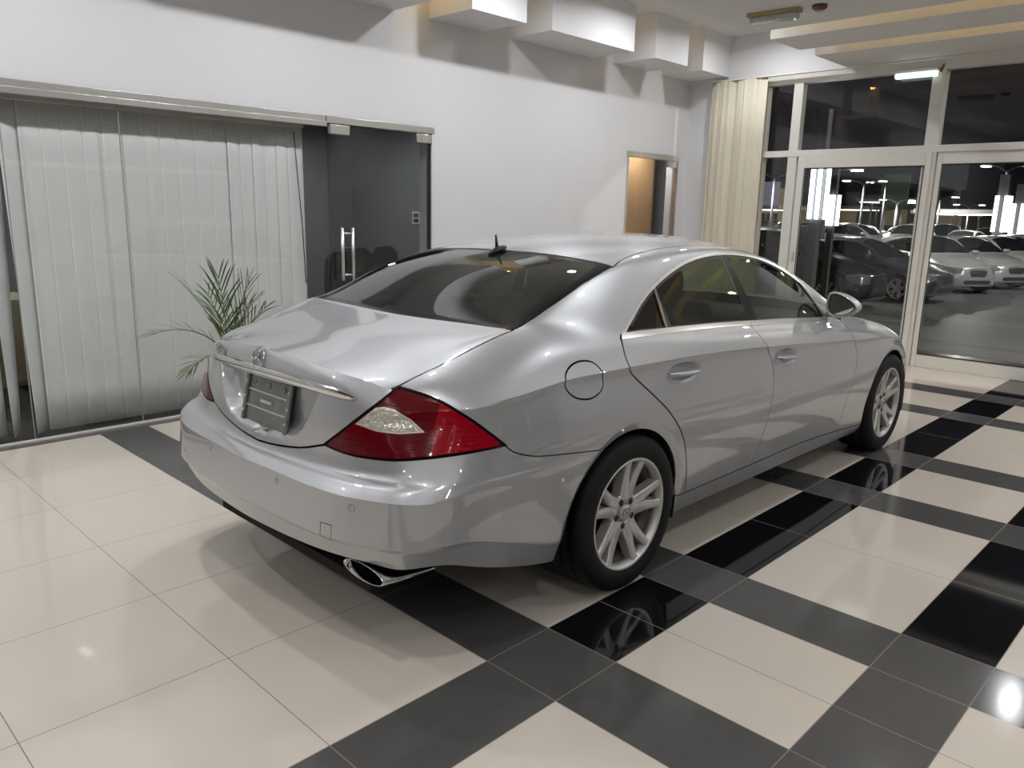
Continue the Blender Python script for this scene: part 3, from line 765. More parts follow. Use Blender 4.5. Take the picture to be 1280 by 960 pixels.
for side in ('none', 'left'):
    rt = side == 'none'
    sgn = -1 if rt else 1
    X_('quarter_panel', M_paint, car, mirror=side, lip=.012)
    X_('front_fender', M_paint, car, mirror=side); X_('side_sill', M_paint, car, mirror=side)
    rd = X_('rear_door', M_paint, car, mirror=side); fd = X_('front_door', M_paint, car, mirror=side)
    for nm, m_, p_ in (('quarter_glass', G_tint, rd), ('rear_side_window', G_tint, rd), ('front_side_window', G_tint, fd)):
        tag(X_(nm, m_, p_, mirror=side, lip=0, push=.004), 'dark tinted side glass')
    tag(X_('chrome_trim', M_trim, car, mirror=side, lip=.006, push=-.002), 'bright chrome strip around the side windows')
    X_('window_seal', M_gasket, car, mirror=side, lip=0, push=.001)
    X_('b_pillar', M_pillar, fd, mirror=side, lip=0); X_('window_divider', M_chrome, rd, mirror=side, lip=.004, push=-.003)
    X_('mirror_sail', M_paint, fd, mirror=side, lip=.006, push=-.004)
    tl = tag(X_('tail_light', M_lens, car, mirror=side, lip=.02, push=-.001), 'dark red wrap-around tail light')
    X_('side_lens', M_lens2, tl, mirror=side, lip=0, push=-.001); X_('lamp_bezel', M_rim, tl, mirror=side, lip=0, push=-.001); tag(X_('reversing_lens', M_clear, tl, mirror=side, lip=0, push=-.001), 'clear reversing lamp window in the red lens')
    X_('headlight', P_clearlamp, car, mirror=side, lip=.02)
    # handle bars
    for door, h, ln in ((rd, HAND[0], .118), (fd, HAND[1], .114)):
        hx = sum(p[0] for p in h)/len(h); hz = sum(p[1] for p in h)/len(h); pts = []
        tilt = -.035 if h is HAND[0] else -.05
        for k in range(13):
            t = -1+k/6; u = hx+ln*t; z = hz+.002+tilt*t*.1*2-.004*(1-t*t)
            p, n = side_pt(SH, u, z); q = p+n*(.006+.010*(1-t**4)); pts.append((q.x, q.y if rt else -q.y, q.z))
        rr = [.007+.010*(1-abs(-1+k/6)**3) for k in range(13)]
        hb = MB().tube(pts, rr, 12, flat=.62)
        hb.build('door_handle', M_paint, door)
        if rt and door is fd:
            p, n = side_pt(SH, hx-.085, hz-.002); q = p+n*.021
            MB().lathe([(.0055, -.002), (.0055, .0), (.001, .0005)], 'y', 12, (q.x, q.y, q.z)).build('lock_cylinder', M_gasket, door)
    # wheels
    for ax, off, ph in ((0, .8045, 8), (WB, .7965, -10)):
        make_wheel('tyre', car, (ax, sgn*off, RW), rt, ph)
    # arch liners
    for cx, cz, r in ARCH:
        L = MB(); sg = 40; ring = []
        for k in range(sg+1):
            a = math.radians(-14+212*k/sg); ring.append((cx+(r+.004)*math.cos(a), cz+(r+.004)*math.sin(a)))
        vs = [[L.bm.verts.new((x, sgn*y, z)) for y in (.895, .56)] for x, z in ring]
        for A, B in zip(vs[:-1], vs[1:]): L.bm.faces.new((A[0], A[1], B[1], B[0]))
        L.bm.faces.new([v[1] for v in vs])
        L.build('wheel_arch_liner', M_under, car)
    # wing mirrors
    MO = [(-.795, 1.057), (-.792, 1.015), (-.803, .978), (-.828, .960), (-.868, .954), (-.910, .962), (-.945, .983), (-.968, 1.008), (-.964, 1.030), (-.940, 1.052), (-.905, 1.073), (-.860, 1.090), (-.825, 1.093), (-.803, 1.083)]
    def mloop(sc, u): 
        cx = sum(p[0] for p in MO)/len(MO); cz = sum(p[1] for p in MO)/len(MO)
        return [(u, (cx+(y-cx)*sc)*-sgn*1.0, cz+(z-cz)*sc) for y, z in smooth_line(MO, 3, True)]
    mm = MB(); loops = [mloop(s_, u) for s_, u in ((.86, 2.012), (.955, 1.998), (1.0, 2.006), (1.03, 2.03), (1.0, 2.075), (.86, 2.115), (.6, 2.145), (.25, 2.155))]
    LV = [[mm.bm.verts.new((x, y if rt else y, z)) for x, y, z in lp] for lp in loops]
    for A, B in zip(LV[:-1], LV[1:]):
        for k in range(len(A)): f = mm.bm.faces.new((A[k], A[(k+1) % len(A)], B[(k+1) % len(A)], B[k])); f.smooth = True
    mm.bm.faces.new(LV[-1])
    # stalk to the sail
    mm.tube([(2.05, sgn*.72*1.05, .955), (2.055, sgn*.80, .962), (2.06, sgn*.85, .975)], [.03, .026, .03], 10, flat=.55)
    mo = mm.build('wing_mirror', M_paint, car)
    for v in mo.data.vertices: pass
    inner = mloop(.85, 2.010); mg = MB(); mg.bm.faces.new([mg.bm.verts.new(p) for p in inner]); mg.build('mirror_surround', M_gasket, mo)
    inner = mloop(.80, 2.007); mg = MB(); mg.bm.faces.new([mg.bm.verts.new(p) for p in inner]); mg.build('mirror_glass', M_mirror, mo)
    # exhaust tip
    ex = MB(); n = 32; prof = [(1.0, -1.085), (.98, -1.090), (.93, -1.088), (.90, -1.06), (.90, -.98)]
    cv, cz = (sgn*.636, .338) if rt else (.55, .352); rings = []
    for s_, u in [(1.0, -.88), (1.02, -.95), (1.03, -1.02)]+prof:
        fl = 0.0
        rings.append([ex.bm.verts.new((u, cv+.112*s_*math.cos(a)+sgn*.03*(u+1.085), cz+.030*s_*math.sin(a)-.10*(u+1.085)*.6)) for a in [2*PI*k/n for k in range(n)]])
    for A, B in zip(rings[:-1], rings[1:]):
        for k in range(n): f = ex.bm.faces.new((A[k], A[(k+1) % n], B[(k+1) % n], B[k])); f.smooth = True
    if not rt: bmesh.ops.translate(ex.bm, verts=ex.bm.verts, vec=(.13, 0, .0))
    e = ex.build('exhaust_tip', M_chrome, car); tag(e, 'chrome oval exhaust tip')
    mg = MB(); mg.bm.faces.new([mg.bm.verts.new((-1.0+(0 if rt else .13), cv+.098*math.cos(a), cz+.027*math.sin(a)-.004)) for a in [2*PI*k/n for k in range(n)]]); mg.build('exhaust_baffle', M_under, e)
    X_('tow_cover', M_paint, car, mirror=side, lip=.004)
lid = X_('boot_lid', M_paint, car, mirror='both', lip=.012)
X_('rear_bumper', M_paint, car, mirror='both', lip=.012); X_('roof_panel', M_paint, car, mirror='both'); X_('bonnet', M_paint, car, mirror='both'); X_('front_bumper', M_paint, car, mirror='both')

X_('fuel_flap', M_paint, car, mirror='none', lip=.006)
rw = tag(X_('rear_window', M_seal, car, obj_name='rear_window_border', mirror='both', lip=0, push=.003), 'black printed border of the rear glass')
tag(X_('rear_glass', G_rear, car, obj_name='rear_window', mirror='both', lip=0, push=.003), 'dark tinted sloping rear window')
X_('windscreen', G_screen, car, mirror='both', lip=0, push=.003)
X_('grille', M_gasket, car, mirror='both', lip=.01); X_('lower_grille', M_gasket, car, mirror='both', lip=.01)
# body shell behind the gaps
inn = MB(); keep = {'quarter_panel', 'front_fender', 'side_sill', 'rear_door', 'front_door', 'boot_lid', 'rear_bumper', 'bonnet', 'front_bumper', 'fuel_flap', 'tail_light', 'lamp_bezel', 'reversing_lens', 'side_lens', 'gap', 'body', 'tow_cover', 'headlight', 'grille', 'lower_grille', 'roof_panel'}
for f in SH.bm.faces:
    if SH.names[f[SH.part]] not in keep: continue
    c = f.calc_center_median(); skip = False
    for cx, cz, r in ARCH:
        if math.hypot(c.x-cx, c.z-cz) < r+.012 or (abs(c.x-cx) < r and c.z < cz): skip = True
    if skip: continue
    ps = []
    for v in f.verts:
        n, d = SH.normal_at(v.co); dp = .016
        if c.x < -.95 and inpoly((-c.y, c.z), inset(RECESS, -.03)): dp = .03
        ps.append(v.co-n*dp)
    for s_ in (1, -1):
        try: inn.bm.faces.new([inn.bm.verts.new((p.x, p.y*s_, p.z)) for p in (ps if s_ > 0 else ps[::-1])])
        except ValueError: pass
bmesh.ops.remove_doubles(inn.bm, verts=inn.bm.verts, dist=1e-5)
inn.build('inner_body', M_under, car)
fl = MB().box(-1.0, 3.4, -.55, .55, .20, .24).box(.45, 2.4, -.80, .80, .20, .24).box(-.6, -.95, -.5, .5, .24, .42)
fl.build('floor_pan', M_under, car)
MB().box(-.35, 2.35, -.74, .74, .24, .34, bev=.03).box(-.62, .10, -.60, .60, .80, .93, bev=.04).build('cabin_floor', M_cabin, car)
def seat(nm, u, v, wd):
    s_ = MB().box(u, u+.52, v-wd, v+wd, .36, .56, bev=.06).build(nm, M_cabin, car)
    b_ = MB().box(-.07, .07, v-wd*.96, v+wd*.96, 0, .62, bev=.06); b_.xf(Matrix.Translation((u+.02, 0, .50)) @ Matrix.Rotation(-.36, 4, 'Y')); b_.build('backrest', M_cabin, s_)
    return s_
for v in (-.38, .38):
    s_ = seat('front_seat', 1.18, v, .26)
    MB().box(.86, .97, v-.13, v+.13, 1.075, 1.245, bev=.045).build('headrest', M_cabin, s_)
s_ = seat('rear_bench', .22, 0, .64)
for v in (-.36, .36): MB().box(-.12, -.02, v-.13, v+.13, 1.02, 1.155, bev=.04).build('headrest', M_cabin, s_)
MB().box(1.95, 2.45, -.72, .72, .60, .93, bev=.09).build('dashboard', M_cabin, car)
sw = MB(); sw.tube([(1.78+.05*math.sin(t)*.6, .38+.185*math.cos(t), .86+.185*math.sin(t)) for t in [2*PI*k/24 for k in range(25)]], .014, 8, cap=False); sw.build('steering_wheel', M_cabin, car)
# ---- boot furniture
ch = MB(); ring = []
ws = [-.525+1.05*k/40 for k in range(41)]
for w in ws:
    t = abs(w)/.525; z = .919-.022*t*t; p, n = rear_pt(SH, w, z); hh = .0155*(1 if t < .9 else max(.25, math.sqrt(max(0, 1-((t-.9)/.1)**2))))
    pr = [(0, -hh), (.007, -hh*.92), (.0095, -hh*.6), (.0095, hh*.6), (.007, hh*.95), (0, hh)]
    ring.append([ch.bm.verts.new((p.x+n.x*a, p.y+n.y*a, p.z+b)) for a, b in pr])
for A, B in zip(ring[:-1], ring[1:]):
    for k in range(5): f = ch.bm.faces.new((A[k], A[k+1], B[k+1], B[k])); f.smooth = True
for r_ in (ring[0], ring[-1]): ch.bm.faces.new(r_)
tag(ch.build('boot_chrome_strip', M_chrome, car), 'chrome strip above the number plate recess')
p, n = rear_pt(SH, 0.0005, .962); n = Vector((n.x, 0, n.z)).normalized()
def on_plane(p, n, ob):
    zax = n; xax = Vector((0, 0, 1)).cross(zax).normalized(); yax = zax.cross(xax)
    ob.matrix_local = Matrix.Translation(p) @ Matrix((xax, yax, zax)).transposed().to_4x4()
st = MB(); st.tube([(.040*math.cos(t), .040*math.sin(t), .005) for t in [2*PI*k/36 for k in range(37)]], .0036, 8, cap=False)
for k in range(3):
    a = PI/2+2*PI*k/3; st.tube([(0, 0, .006), (.040*math.cos(a), .040*math.sin(a), .005)], [.0065, .0018], 6)
s_ = st.build('boot_badge', M_chrome, car); on_plane(p, n, s_); tag(s_, 'chrome three-pointed star in a ring')
cu = bpy.data.curves.new('lettering', 'FONT'); cu.body = 'CLS350'; cu.size = .044; cu.extrude = .002; cu.bevel_depth = .0006; cu.align_x = 'CENTER'; cu.align_y = 'CENTER'; cu.space_character = 1.18
ob = bpy.data.objects.new('lettering', cu); COL.objects.link(ob); bpy.context.view_layer.update()
tm = bpy.data.meshes.new_from_object(ob.evaluated_get(bpy.context.evaluated_depsgraph_get())); bpy.data.objects.remove(ob)
tm.materials.clear(); tm.materials.append(M_chrome)
for v in tm.vertices:                                             # wrap the letters onto the curved lid
    w = -.372+v.co.x; p, n = rear_pt(SH, w, .940+v.co.y); v.co = p+n*(.001+v.co.z+.002)
tag(link_mesh('model_lettering', tm, car), 'chrome model lettering on the left of the boot lid')
# number plate bracket in the recess
pb = MB(); W_, H_ = .155, .088
pb.box(-W_, W_, -H_, H_, 0, .008, 0, .003)
for s_ in (-1, 1): pb.box(s_*W_-.012, s_*W_+.012, -H_-.004, H_+.004, .004, .016, 0, .004)
for y in (-.030, .032): pb.box(-W_+.014, W_-.014, y-.003, y+.003, .006, .013, 1, .001)
pb.box(-.036, .036, -.006, .006, .008, .014, 2, .002)
for sx in (-1, 1):
    for y in (-.055, 0, .06): pb.lathe([(.006, .015), (.006, .018), (.001, .0185)], 'z', 12, (sx*W_, y, 0), 1)
    pb.lathe([(.006, .008), (.006, .0125), (.001, .013)], 'z', 12, (sx*.036, 0, .002), 1)
for x in (-.11, 0, .11): pb.lathe([(.011, .008), (.011, .010), (.006, .0105), (.001, .009)], 'z', 16, (x, .062, 0), 0)
o = pb.build('number_plate_holder', [M_holder, M_rim, M_rim], car); on_plane(Vector((-1.052, 0, .787)), Vector((-1, 0, .22)).normalized(), o); tag(o, 'empty clear smoked plastic number plate holder')
# parking sensors
for w, z in ((.634, .571), (.253, .574), (-.253, .574), (-.634, .571)):
    p, n = rear_pt(SH, w, z); o = MB().lathe([(.0125, -.008), (.0125, -.001), (.010, .0005), (.0095, -.0015), (.001, -.001)], 'z', 24).build('parking_sensor', M_paint, car); on_plane(p, n, o)
# white sticker and roof antenna
o = MB().box(-.047, .047, -.012, .012, 0, .0015).build('window_sticker', M_wplast, car); on_plane(Vector((-.400, .11, 1.088)), Vector((-.4, 0, .9)).normalized(), o)
an = MB(); base = []
for k in range(10):
    t = k/9; base.append((.075+.12*t, 0, 1.306+.036*t+.006*math.sin(PI*t)))
an.tube(base, [.004+.018*math.sin(PI*min(1, t*1.0))**.7 for t in [k/9 for k in range(10)]], 10, flat=.7)
an.tube([(.135, 0, 1.325), (.130, 0, 1.35), (.122, 0, 1.397)], [.011, .0075, .0045], 8)
an.tube([(.112, 0, 1.318), (.085, 0, 1.312)], [.005, .004], 8)
an.build('roof_antenna', M_plast, car)
# ---------------------------------------------------------------- the showroom
K = 1.035                       # survey scale of the room
TL = 1.5055
YW, XW = 5.548, 8.80            # partition wall and window wall
ZS, ZC = 3.053, 3.53            # dropped soffit and upper ceiling
XL = [.2907, .7061, 1.1209, 1.3302, 1.5315, 1.7364, 1.9445, 2.3596, 2.7624, 2.9710, 3.3755, 3.5881, 3.990, 4.3925, 4.5867]
YL = [3.2032, 2.7924, 2.3785, 1.9686, 1.5573, 1.1454, .9387, .5250, .3194]
XB = [(1.1209, 1.3302), (1.7364, 1.9445), (2.7624, 2.9710), (3.3755, 3.5881), (4.3925, 4.5867), (5.0, 5.213)]
YB = [(.9387, 1.1454), (.3194, .5250), (-.3010, -.0954), (-.9214, -.7158), (-1.54, -1.335), (-2.16, -1.955), (-2.78, -2.575), (-3.40, -3.195), (-4.02, -3.815)]
def build_floor():
    xs = sorted(set(XL+[5.0, 5.213, 5.62]+[.2907-.414*k for k in range(1, 12)])); ys = sorted(set(YL+[3.61]+[y for b in YB for y in b]+[-.5085+.62*(-k) for k in range(0, 6)]))
    xs = [x*TL for x in xs]; ys = [y*TL for y in ys]
    xs = [-6.2]+[x for x in xs if -6.1 < x < XW+.2]+[XW+.25]; ys = [-6.4]+[y for y in ys if -6.3 < y < YW-.15]+[YW-.118]
    bm = bmesh.new(); g = .0016
    def inb(v, B): return any(a*TL-.01 < v < b*TL+.01 for a, b in B)
    # joints at the ends are not drawn
    for i in range(len(xs)-1):
        for j in range(len(ys)-1):
            x0, x1, y0, y1 = xs[i]+g, xs[i+1]-g, ys[j]+g, ys[j+1]-g
            cx, cy = (x0+x1)/2, (y0+y1)/2
            ax, by = inb(cx, XB), inb(cy, YB) and cy < 2.0
            first = by and cy > .9*TL
            m = 0
            if ax: m = 1
            elif by: m = 2 if cx > (1.33 if first else 1.94)*TL else 1
            f = bm.faces.new([bm.verts.new((x, y, 0)) for x, y in ((x0, y0), (x1, y0), (x1, y1), (x0, y1))]); f.material_index = m
    for i in range(1, len(xs)-1):
        f = bm.faces.new([bm.verts.new((x, y, 0)) for x, y in ((xs[i]-g, ys[0]), (xs[i]+g, ys[0]), (xs[i]+g, ys[-1]), (xs[i]-g, ys[-1]))]); f.material_index = 3
    for j in range(1, len(ys)-1):
        for i in range(len(xs)-1):
            f = bm.faces.new([bm.verts.new((x, y, 0)) for x, y in ((xs[i]+g, ys[j]-g), (xs[i+1]-g, ys[j]-g), (xs[i+1]-g, ys[j]+g), (xs[i]+g, ys[j]+g))]); f.material_index = 3
    # slab edges so the floor has a body
    mb = MB(); mb.bm.free(); mb.bm = bm
    mb.box(-6.2, XW+.25, -6.4, YW-.118, -.30, -.002, 3)
    o = mb.build('floor', [M_cream, M_grey, M_black, M_grout]); tag(o, kind='structure')
build_floor()
def struct(name, mb, m, parent=None):
    return tag(mb.build(name, m, parent), kind='structure')
struct('trim_1', MB().box(-6.2, XW, YW-.118, YW+.05, -.30, .001), M_stone)        # stone threshold strip under the partition
H = 2.205                                                                # head of the glazed openings
# partition wall: left part is glazed, then solid, with a second door opening
DX0, DX1 = 3.576, 4.634; SX0, SX1 = 7.545, 8.585
wl = MB().box(-6.2, XW+.3, YW, YW+.16, H, ZC+.1).box(DX1, SX0, YW, YW+.16, -.3, H).box(SX1, XW+.3, YW, YW+.16, -.3, H).box(-6.2, -2.2, YW, YW+.16, -.3, H)
struct('wall_left', wl, M_wall)
struct('wall_back', MB().box(-6.36, -6.2, -6.56, YW+.16, -.3, ZC+.1), mat('grey_plaster', (.15, .15, .155), .6))
wr = struct('wall_right', MB().box(-6.2, XW+.3, -6.56, -6.4, -.3, ZC+.1), mat('dark_night_glazing', (.02, .022, .026), .08, coat=.3))
fm = MB()
for x in (-4.6, -2.3, 0, 2.3, 4.6, 6.9): fm.box(x-.05, x+.05, -6.42, -6.38, 0, ZS)
fm.box(-6.2, XW, -6.42, -6.38, 2.15, 2.25).box(-6.2, XW, -6.42, -6.38, 0, .12)
struct('trim_9', fm, M_alu)
# ceiling: upper slab, dropped soffit panels with warm slots, stepped boxes along the wall
struct('ceiling', MB().box(-6.3, XW+.3, -6.5, YW+.1, ZC, ZC+.1), M_ceil)
struct('ceiling_soffit', MB().box(-6.2, 6.624, -6.4, 3.615, ZS, ZC), M_ceil)
struct('ceiling_soffit', MB().box(6.955, 7.545, -6.4, 3.615, ZS, ZC), M_ceil)
struct('ceiling_soffit', MB().box(7.887, XW-.03, -6.4, 3.615, ZS, ZC), M_ceil)
for x0, x1 in ((1.9, 4.25), (4.62, 5.26), (5.59, 6.83), (7.20, 7.82), (8.13, XW+.1)):
    struct('ceiling_box', MB().box(x0, x1, 5.01, YW, 3.09, ZC), M_wall)
M_led = emitter('warm_led_strip', (1.0, .66, .22), 22.0)
M_ledw = emitter('warm_led_strip_soft', (1.0, .66, .24), 6)
M_ledb = emitter('warm_led_strip_bright', (1.0, .62, .16), 60)
def led(x, y0, y1, z, m, label):
    o = MB().box(x, x+.012, y0, y1, z, z+.02).build('led_strip', m); tag(o, label, 'light strip', 'warm light strips in the ceiling slots')
led(6.70, -6.3, 3.55, ZC-.02, M_led, 'warm light strip in the ceiling slot nearer the car')
led(7.62, -6.3, 3.55, ZC-.02, M_led, 'warm light strip in the ceiling slot nearer the windows')
for x, n in ((4.252, 'between the first and second ceiling boxes from the left'), (5.262, 'between the second and third ceiling boxes from the left'), (6.832, 'between the third and fourth ceiling boxes from the left'), (7.822, 'between the two ceiling boxes nearest the windows')):
    led(x+.05, 5.06, 5.52, ZC-.02, M_ledw if x > 4.3 else M_ledb, 'short warm light strip '+n)
# ---- window wall (white aluminium), all measured on its inner face
ww = MB()
def fr(y0, y1, z0, z1, d0=-.05, d1=.06): ww.box(XW+d0, XW+d1, y0*K, y1*K, z0*K, z1*K, bev=.004, seg=1)
fr(.9, 4.45, 2.852, 2.955)                                            # head
fr(.9, 4.45, 2.095, 2.162)                                            # transom
for y0, y1 in ((4.361, 4.44), (3.965, 4.069), (2.566, 2.69), (1.0, 1.10)): fr(y0, y1, 0, 2.90, -.045, .055)
fr(4.06, 4.37, 0, .12, -.04, .05)
struct('window_1', ww, M_alu)
gp = MB()
for y0, y1 in ((4.069, 4.361), (2.69, 3.965), (1.10, 2.566)):
    gp.box(XW+.0, XW+.008, y0*K, y1*K, 2.162*K, 2.852*K)
gp.box(XW+.0, XW+.008, 4.069*K, 4.361*K, .12*K, 2.095*K)
tag(gp.build('window_pane', G_win, bpy.data.objects['window_1']), kind='structure')
# sliding doors: frames with glass
def sliding(n, y0, y1, gy0, gy1, zt, dz, off):
    d = MB(); A = (XW-.035+off, XW+.005+off)
    d.box(*A, y0*K, gy0*K, .0, 2.095*K, bev=.004, seg=1).box(*A, gy1*K, y1*K, .0, 2.095*K, bev=.004, seg=1)
    d.box(*A, gy0*K, gy1*K, zt*K, 2.095*K, bev=.004, seg=1).box(*A, gy0*K, gy1*K, 0, dz*K, bev=.004, seg=1)
    o = struct(n, d, M_alu)
    s = MB(); B = (XW-.037+off, XW-.0345+off)
    for z0, z1, ya, yb in ((zt-.012, zt, gy0, gy1), (dz, dz+.012, gy0, gy1), (dz, zt, gy0, gy0+.008), (dz, zt, gy1-.008, gy1)): s.box(*B, ya*K, yb*K, z0*K, z1*K)
    tag(s.build('gasket', M_gasket, o), kind='structure')
    tag(MB().box(XW-.018+off, XW-.010+off, gy0*K, gy1*K, dz*K, zt*K).build('door_pane', G_win, o), kind='structure')
    return o
d1 = sliding('door_1', 2.60, 3.937, 2.655, 3.862, 1.972, .13, -.03)
d2 = sliding('door_2', 1.05, 2.555, 1.14, 2.508, 1.985, .128, .0)
tag(MB().box(XW-.083, XW-.064, 3.885*K, 3.915*K, 1.02, 1.12, bev=.004).build('door_lock', M_steel, d1), kind='structure')
struct('wall_front', MB().box(XW-.04, XW+.12, -6.4, 1.0*K, -.3, 3.3).box(XW-.04, XW+.12, 5.03*K, YW, -.3, 3.3).box(XW-.06, XW-.02, 5.00*K, 5.035*K, -.3, 3.06), M_wall)
struct('trim_2', MB().box(XW-.07, XW+.15, -6.4, YW, 2.955*K, ZC), M_wall)
struct('trim_3', MB().box(XW-.16, XW-.12, -6.3, 5.02*K, 3.035, 3.052, bev=.003), M_alu)   # curtain track
ct = MB(); ys = [4.33*K+(5.02-4.33)*K*k/120 for k in range(121)]; V = []
for k, y in enumerate(ys):
    ph = k/120; x = XW-.14+.030*math.sin(ph*2*PI*2.3+.9*math.sin(ph*11))*.55+.005*math.sin(ph*47)+.002*math.sin(ph*113)
    V.append([ct.bm.verts.new((x+.004*math.sin(k*.7+z*2), y, z)) for z in (.03, .8, 1.6, 2.4, 3.035)])
for A, B in zip(V[:-1], V[1:]):
    for q in range(4): ct.bm.faces.new((A[q], A[q+1], B[q+1], B[q])).smooth = True
o = ct.build('curtain', M_curtain); o.modifiers.new('t', 'SOLIDIFY').thickness = .004; tag(o, 'long cream curtain gathered beside the tall window', 'curtain')
# ---- glazed partition with office behind
hd = MB().box(-2.2, DX0-.02, YW-.02, YW+.05, 2.145, H, bev=.003).box(DX0-.012, DX1+.03, YW-.02, YW+.05, 2.150, H, bev=.003)
struct('trim_4', hd, M_steel)
rl = MB().box(-2.2, DX0-.025, YW-.045, YW-.021, 2.118, 2.158, bev=.003)
struct('trim_5', rl, M_steel)
struct('trim_6', MB().box(DX1, DX1+.022, YW-.015, YW+.06, 0, 2.15, bev=.003).box(-2.2, DX1, YW-.03, YW-.005, .0, .012), M_alu)
for n, (x0, x1) in enumerate(((-2.2, .05), (.058, 1.335), (1.343, 2.008), (2.016, DX0-.008))):
    struct('window_%d' % (n+2), MB().box(x0, x1, YW-.006, YW+.006, .012, 2.15), G_part)
jt = MB()
for x in (.054, 1.339, 2.012): jt.box(x-.0018, x+.0018, YW-.007, YW+.007, .012, 2.15)
struct('trim_7', jt, mat('clear_silicone', (.36, .38, .37), .3))
dr = struct('door_4', MB().box(DX0+.004, DX1-.008, YW-.006, YW+.006, .015, 2.140), G_door)
hb = MB()
for x in (3.60+.055, 3.755):
    hb.tube([(x, YW-.062, .92), (x, YW-.062, 1.345)], .0135, 16)
for z in (.965, 1.30): hb.tube([(3.655, YW-.062, z), (3.755, YW-.062, z)], .007, 10); hb.tube([(3.70, YW-.062, z), (3.70, YW+.0, z)], .009, 10)
tag(hb.build('door_handle', M_steel, dr), kind='structure')
for x0, x1 in ((DX0+.02, DX0+.20), (DX1-.17, DX1-.01)):
    pf = MB().box(x0, x1, YW-.022, YW+.02, 2.070, 2.143, bev=.004).lathe([(.008, -.026), (.008, -.022), (.001, -.022)], 'y', 12, (x0+.05, YW, 2.105))
    tag(pf.build('patch_fitting', M_steel, dr), kind='structure')
# vertical blind: rail and slats
bl = thing('vertical_blind', 'pale grey fabric vertical blind closed behind the glass partition', 'blind', (1.0, YW+.11, 2.10))
MB().box(-3.0, 2.42, -.025, .025, 0, .035, bev=.004).build('headrail', M_alu, bl)
def slat(x, w, rot, z0=-2.075, swing=0.0, rot2=None):
    m = MB(); V = []
    for k in range(9):
        t = k/8; z = z0+(0-z0)*t; r = (rot2 if rot2 is not None else rot)*(1-t)+rot*t; dx = swing*(1-t)
        row = []
        for q in (-1, -.87, -.5, 0, .5, 1):
            lx = q*w/2; bow = .006*(1-q*q)
            row.append(m.bm.verts.new((x+dx+lx*math.cos(r)-bow*math.sin(r), lx*math.sin(r)-bow*math.cos(r), z)))
        V.append(row)
    for A, B in zip(V[:-1], V[1:]):
        for q in range(5):
            f = m.bm.faces.new((A[q], A[q+1], B[q+1], B[q])); f.smooth = True; f.material_index = 1 if q == 0 else 0  # edge strip carries the painted overlap tone
    o = m.build('slat', [M_blind, M_overlap], bl); o.modifiers.new('t', 'SOLIDIFY').thickness = .0018
xs = [1.405-.1215*k for k in range(0, 32)]
for k, x in enumerate(xs):
    if k == 0: slat(x-1.0, .138, .25, rot2=.75, swing=.02)
    elif k == 1: slat(x-1.0, .138, .30, rot2=1.05, swing=-.01)
    elif k == 2: slat(x-1.0, .138, .18, rot2=.5)
    else: slat(x-1.0, .138, .025)
x = 1.405+.1215
k = 0
while x < 3.36:
    slat(x-1.0, .138, .025 if x < 2.8 else .10+.05*math.sin(k*3.)); x += .1215 if x < 2.8 else .098; k += 1
ch_ = MB().tube([(2.33, -.03, -.03), (2.375, -.035, -.75), (2.39, -.035, -1.2)], .004, 6); ch_.build('pull_cord', M_gasket, bl)
# office shell
struct('wall_office', MB().box(-2.4, 6.2, 8.9, 9.0, -.3, 2.7).box(6.1, 6.2, YW+.16, 8.9, -.3, 2.7).box(-2.4, -2.3, YW+.16, 8.9, -.3, 2.7), M_office)
struct('floor_office', MB().box(-2.4, 6.2, YW+.05, 8.9, -.30, -.004), M_dark)
struct('ceiling_office', MB().box(-2.4, 6.2, YW+.16, 9.0, 2.6, 2.7), M_office)
cb = thing('cabinet', 'beige office cabinet at the edge of the blind behind the glass', 'cabinet', (3.30, YW+.62, 0))
MB().box(-.30, .16, -.25, .25, 0, 1.10, bev=.006).box(-.32, .18, -.27, .26, 1.10, 1.135, bev=.006).build('carcass', M_beige, cb)
MB().box(-.28, .14, -.262, -.25, .06, 1.07, bev=.004).build('door', M_beige, cb)
ck = thing('cabinet', 'low beige skirting cabinet seen through the gap in the blind', 'cabinet', (.8, YW+1.3, 0))
MB().box(-.6, .9, -.3, .3, .16, .80, bev=.006).build('carcass', M_beige, ck); MB().box(-.56, .86, -.27, .27, 0, .16).build('plinth', M_gasket, ck)
MB().box(-.6, .9, -.312, -.30, .17, .20).build('trim_strip', M_gold, ck)
def chair(x, y, rz, lab):
    c = thing('office_chair', lab, 'chair', (x, y, 0), rz, 'dark chairs in the office behind the glass door')
    MB().box(-.24, .24, -.24, .24, .44, .52, bev=.03).build('seat', M_cabin, c)
    b = MB().prism([(-.22, .55), (.22, .55), (.235, .8), (.21, 1.0), (.12, 1.08), (-.12, 1.08), (-.21, 1.0), (-.235, .8)], .20, .26, 'y', bev=.015); b.build('backrest', M_cabin, c)
    for sx in (-.2, .2):
        for sy in (-.2, .2): MB().tube([(sx, sy, .45), (sx*1.1, sy*1.1, 0)], .014, 8).build('leg', M_gasket, c)
chair(4.55, 6.55, .35, 'dark office chair behind the glass door handles'); chair(5.02, 7.15, -.2, 'dark office chair in the middle of the glass door'); chair(5.55, 7.25, .1, 'dark office chair nearest the office side wall')
so = thing('wall_socket', 'pale square wall socket on the grey office wall seen through the glass door', 'socket', (6.098, 7.56, 1.40), 0)
MB().box(-.014, 0, -.075, .075, -.075, .075, bev=.004).build('plate', M_wplast, so)
for z in (-.03, .03): MB().box(-.019, -.012, -.045, .045, z-.022, z+.022, bev=.003).build('switch', M_gasket, so)
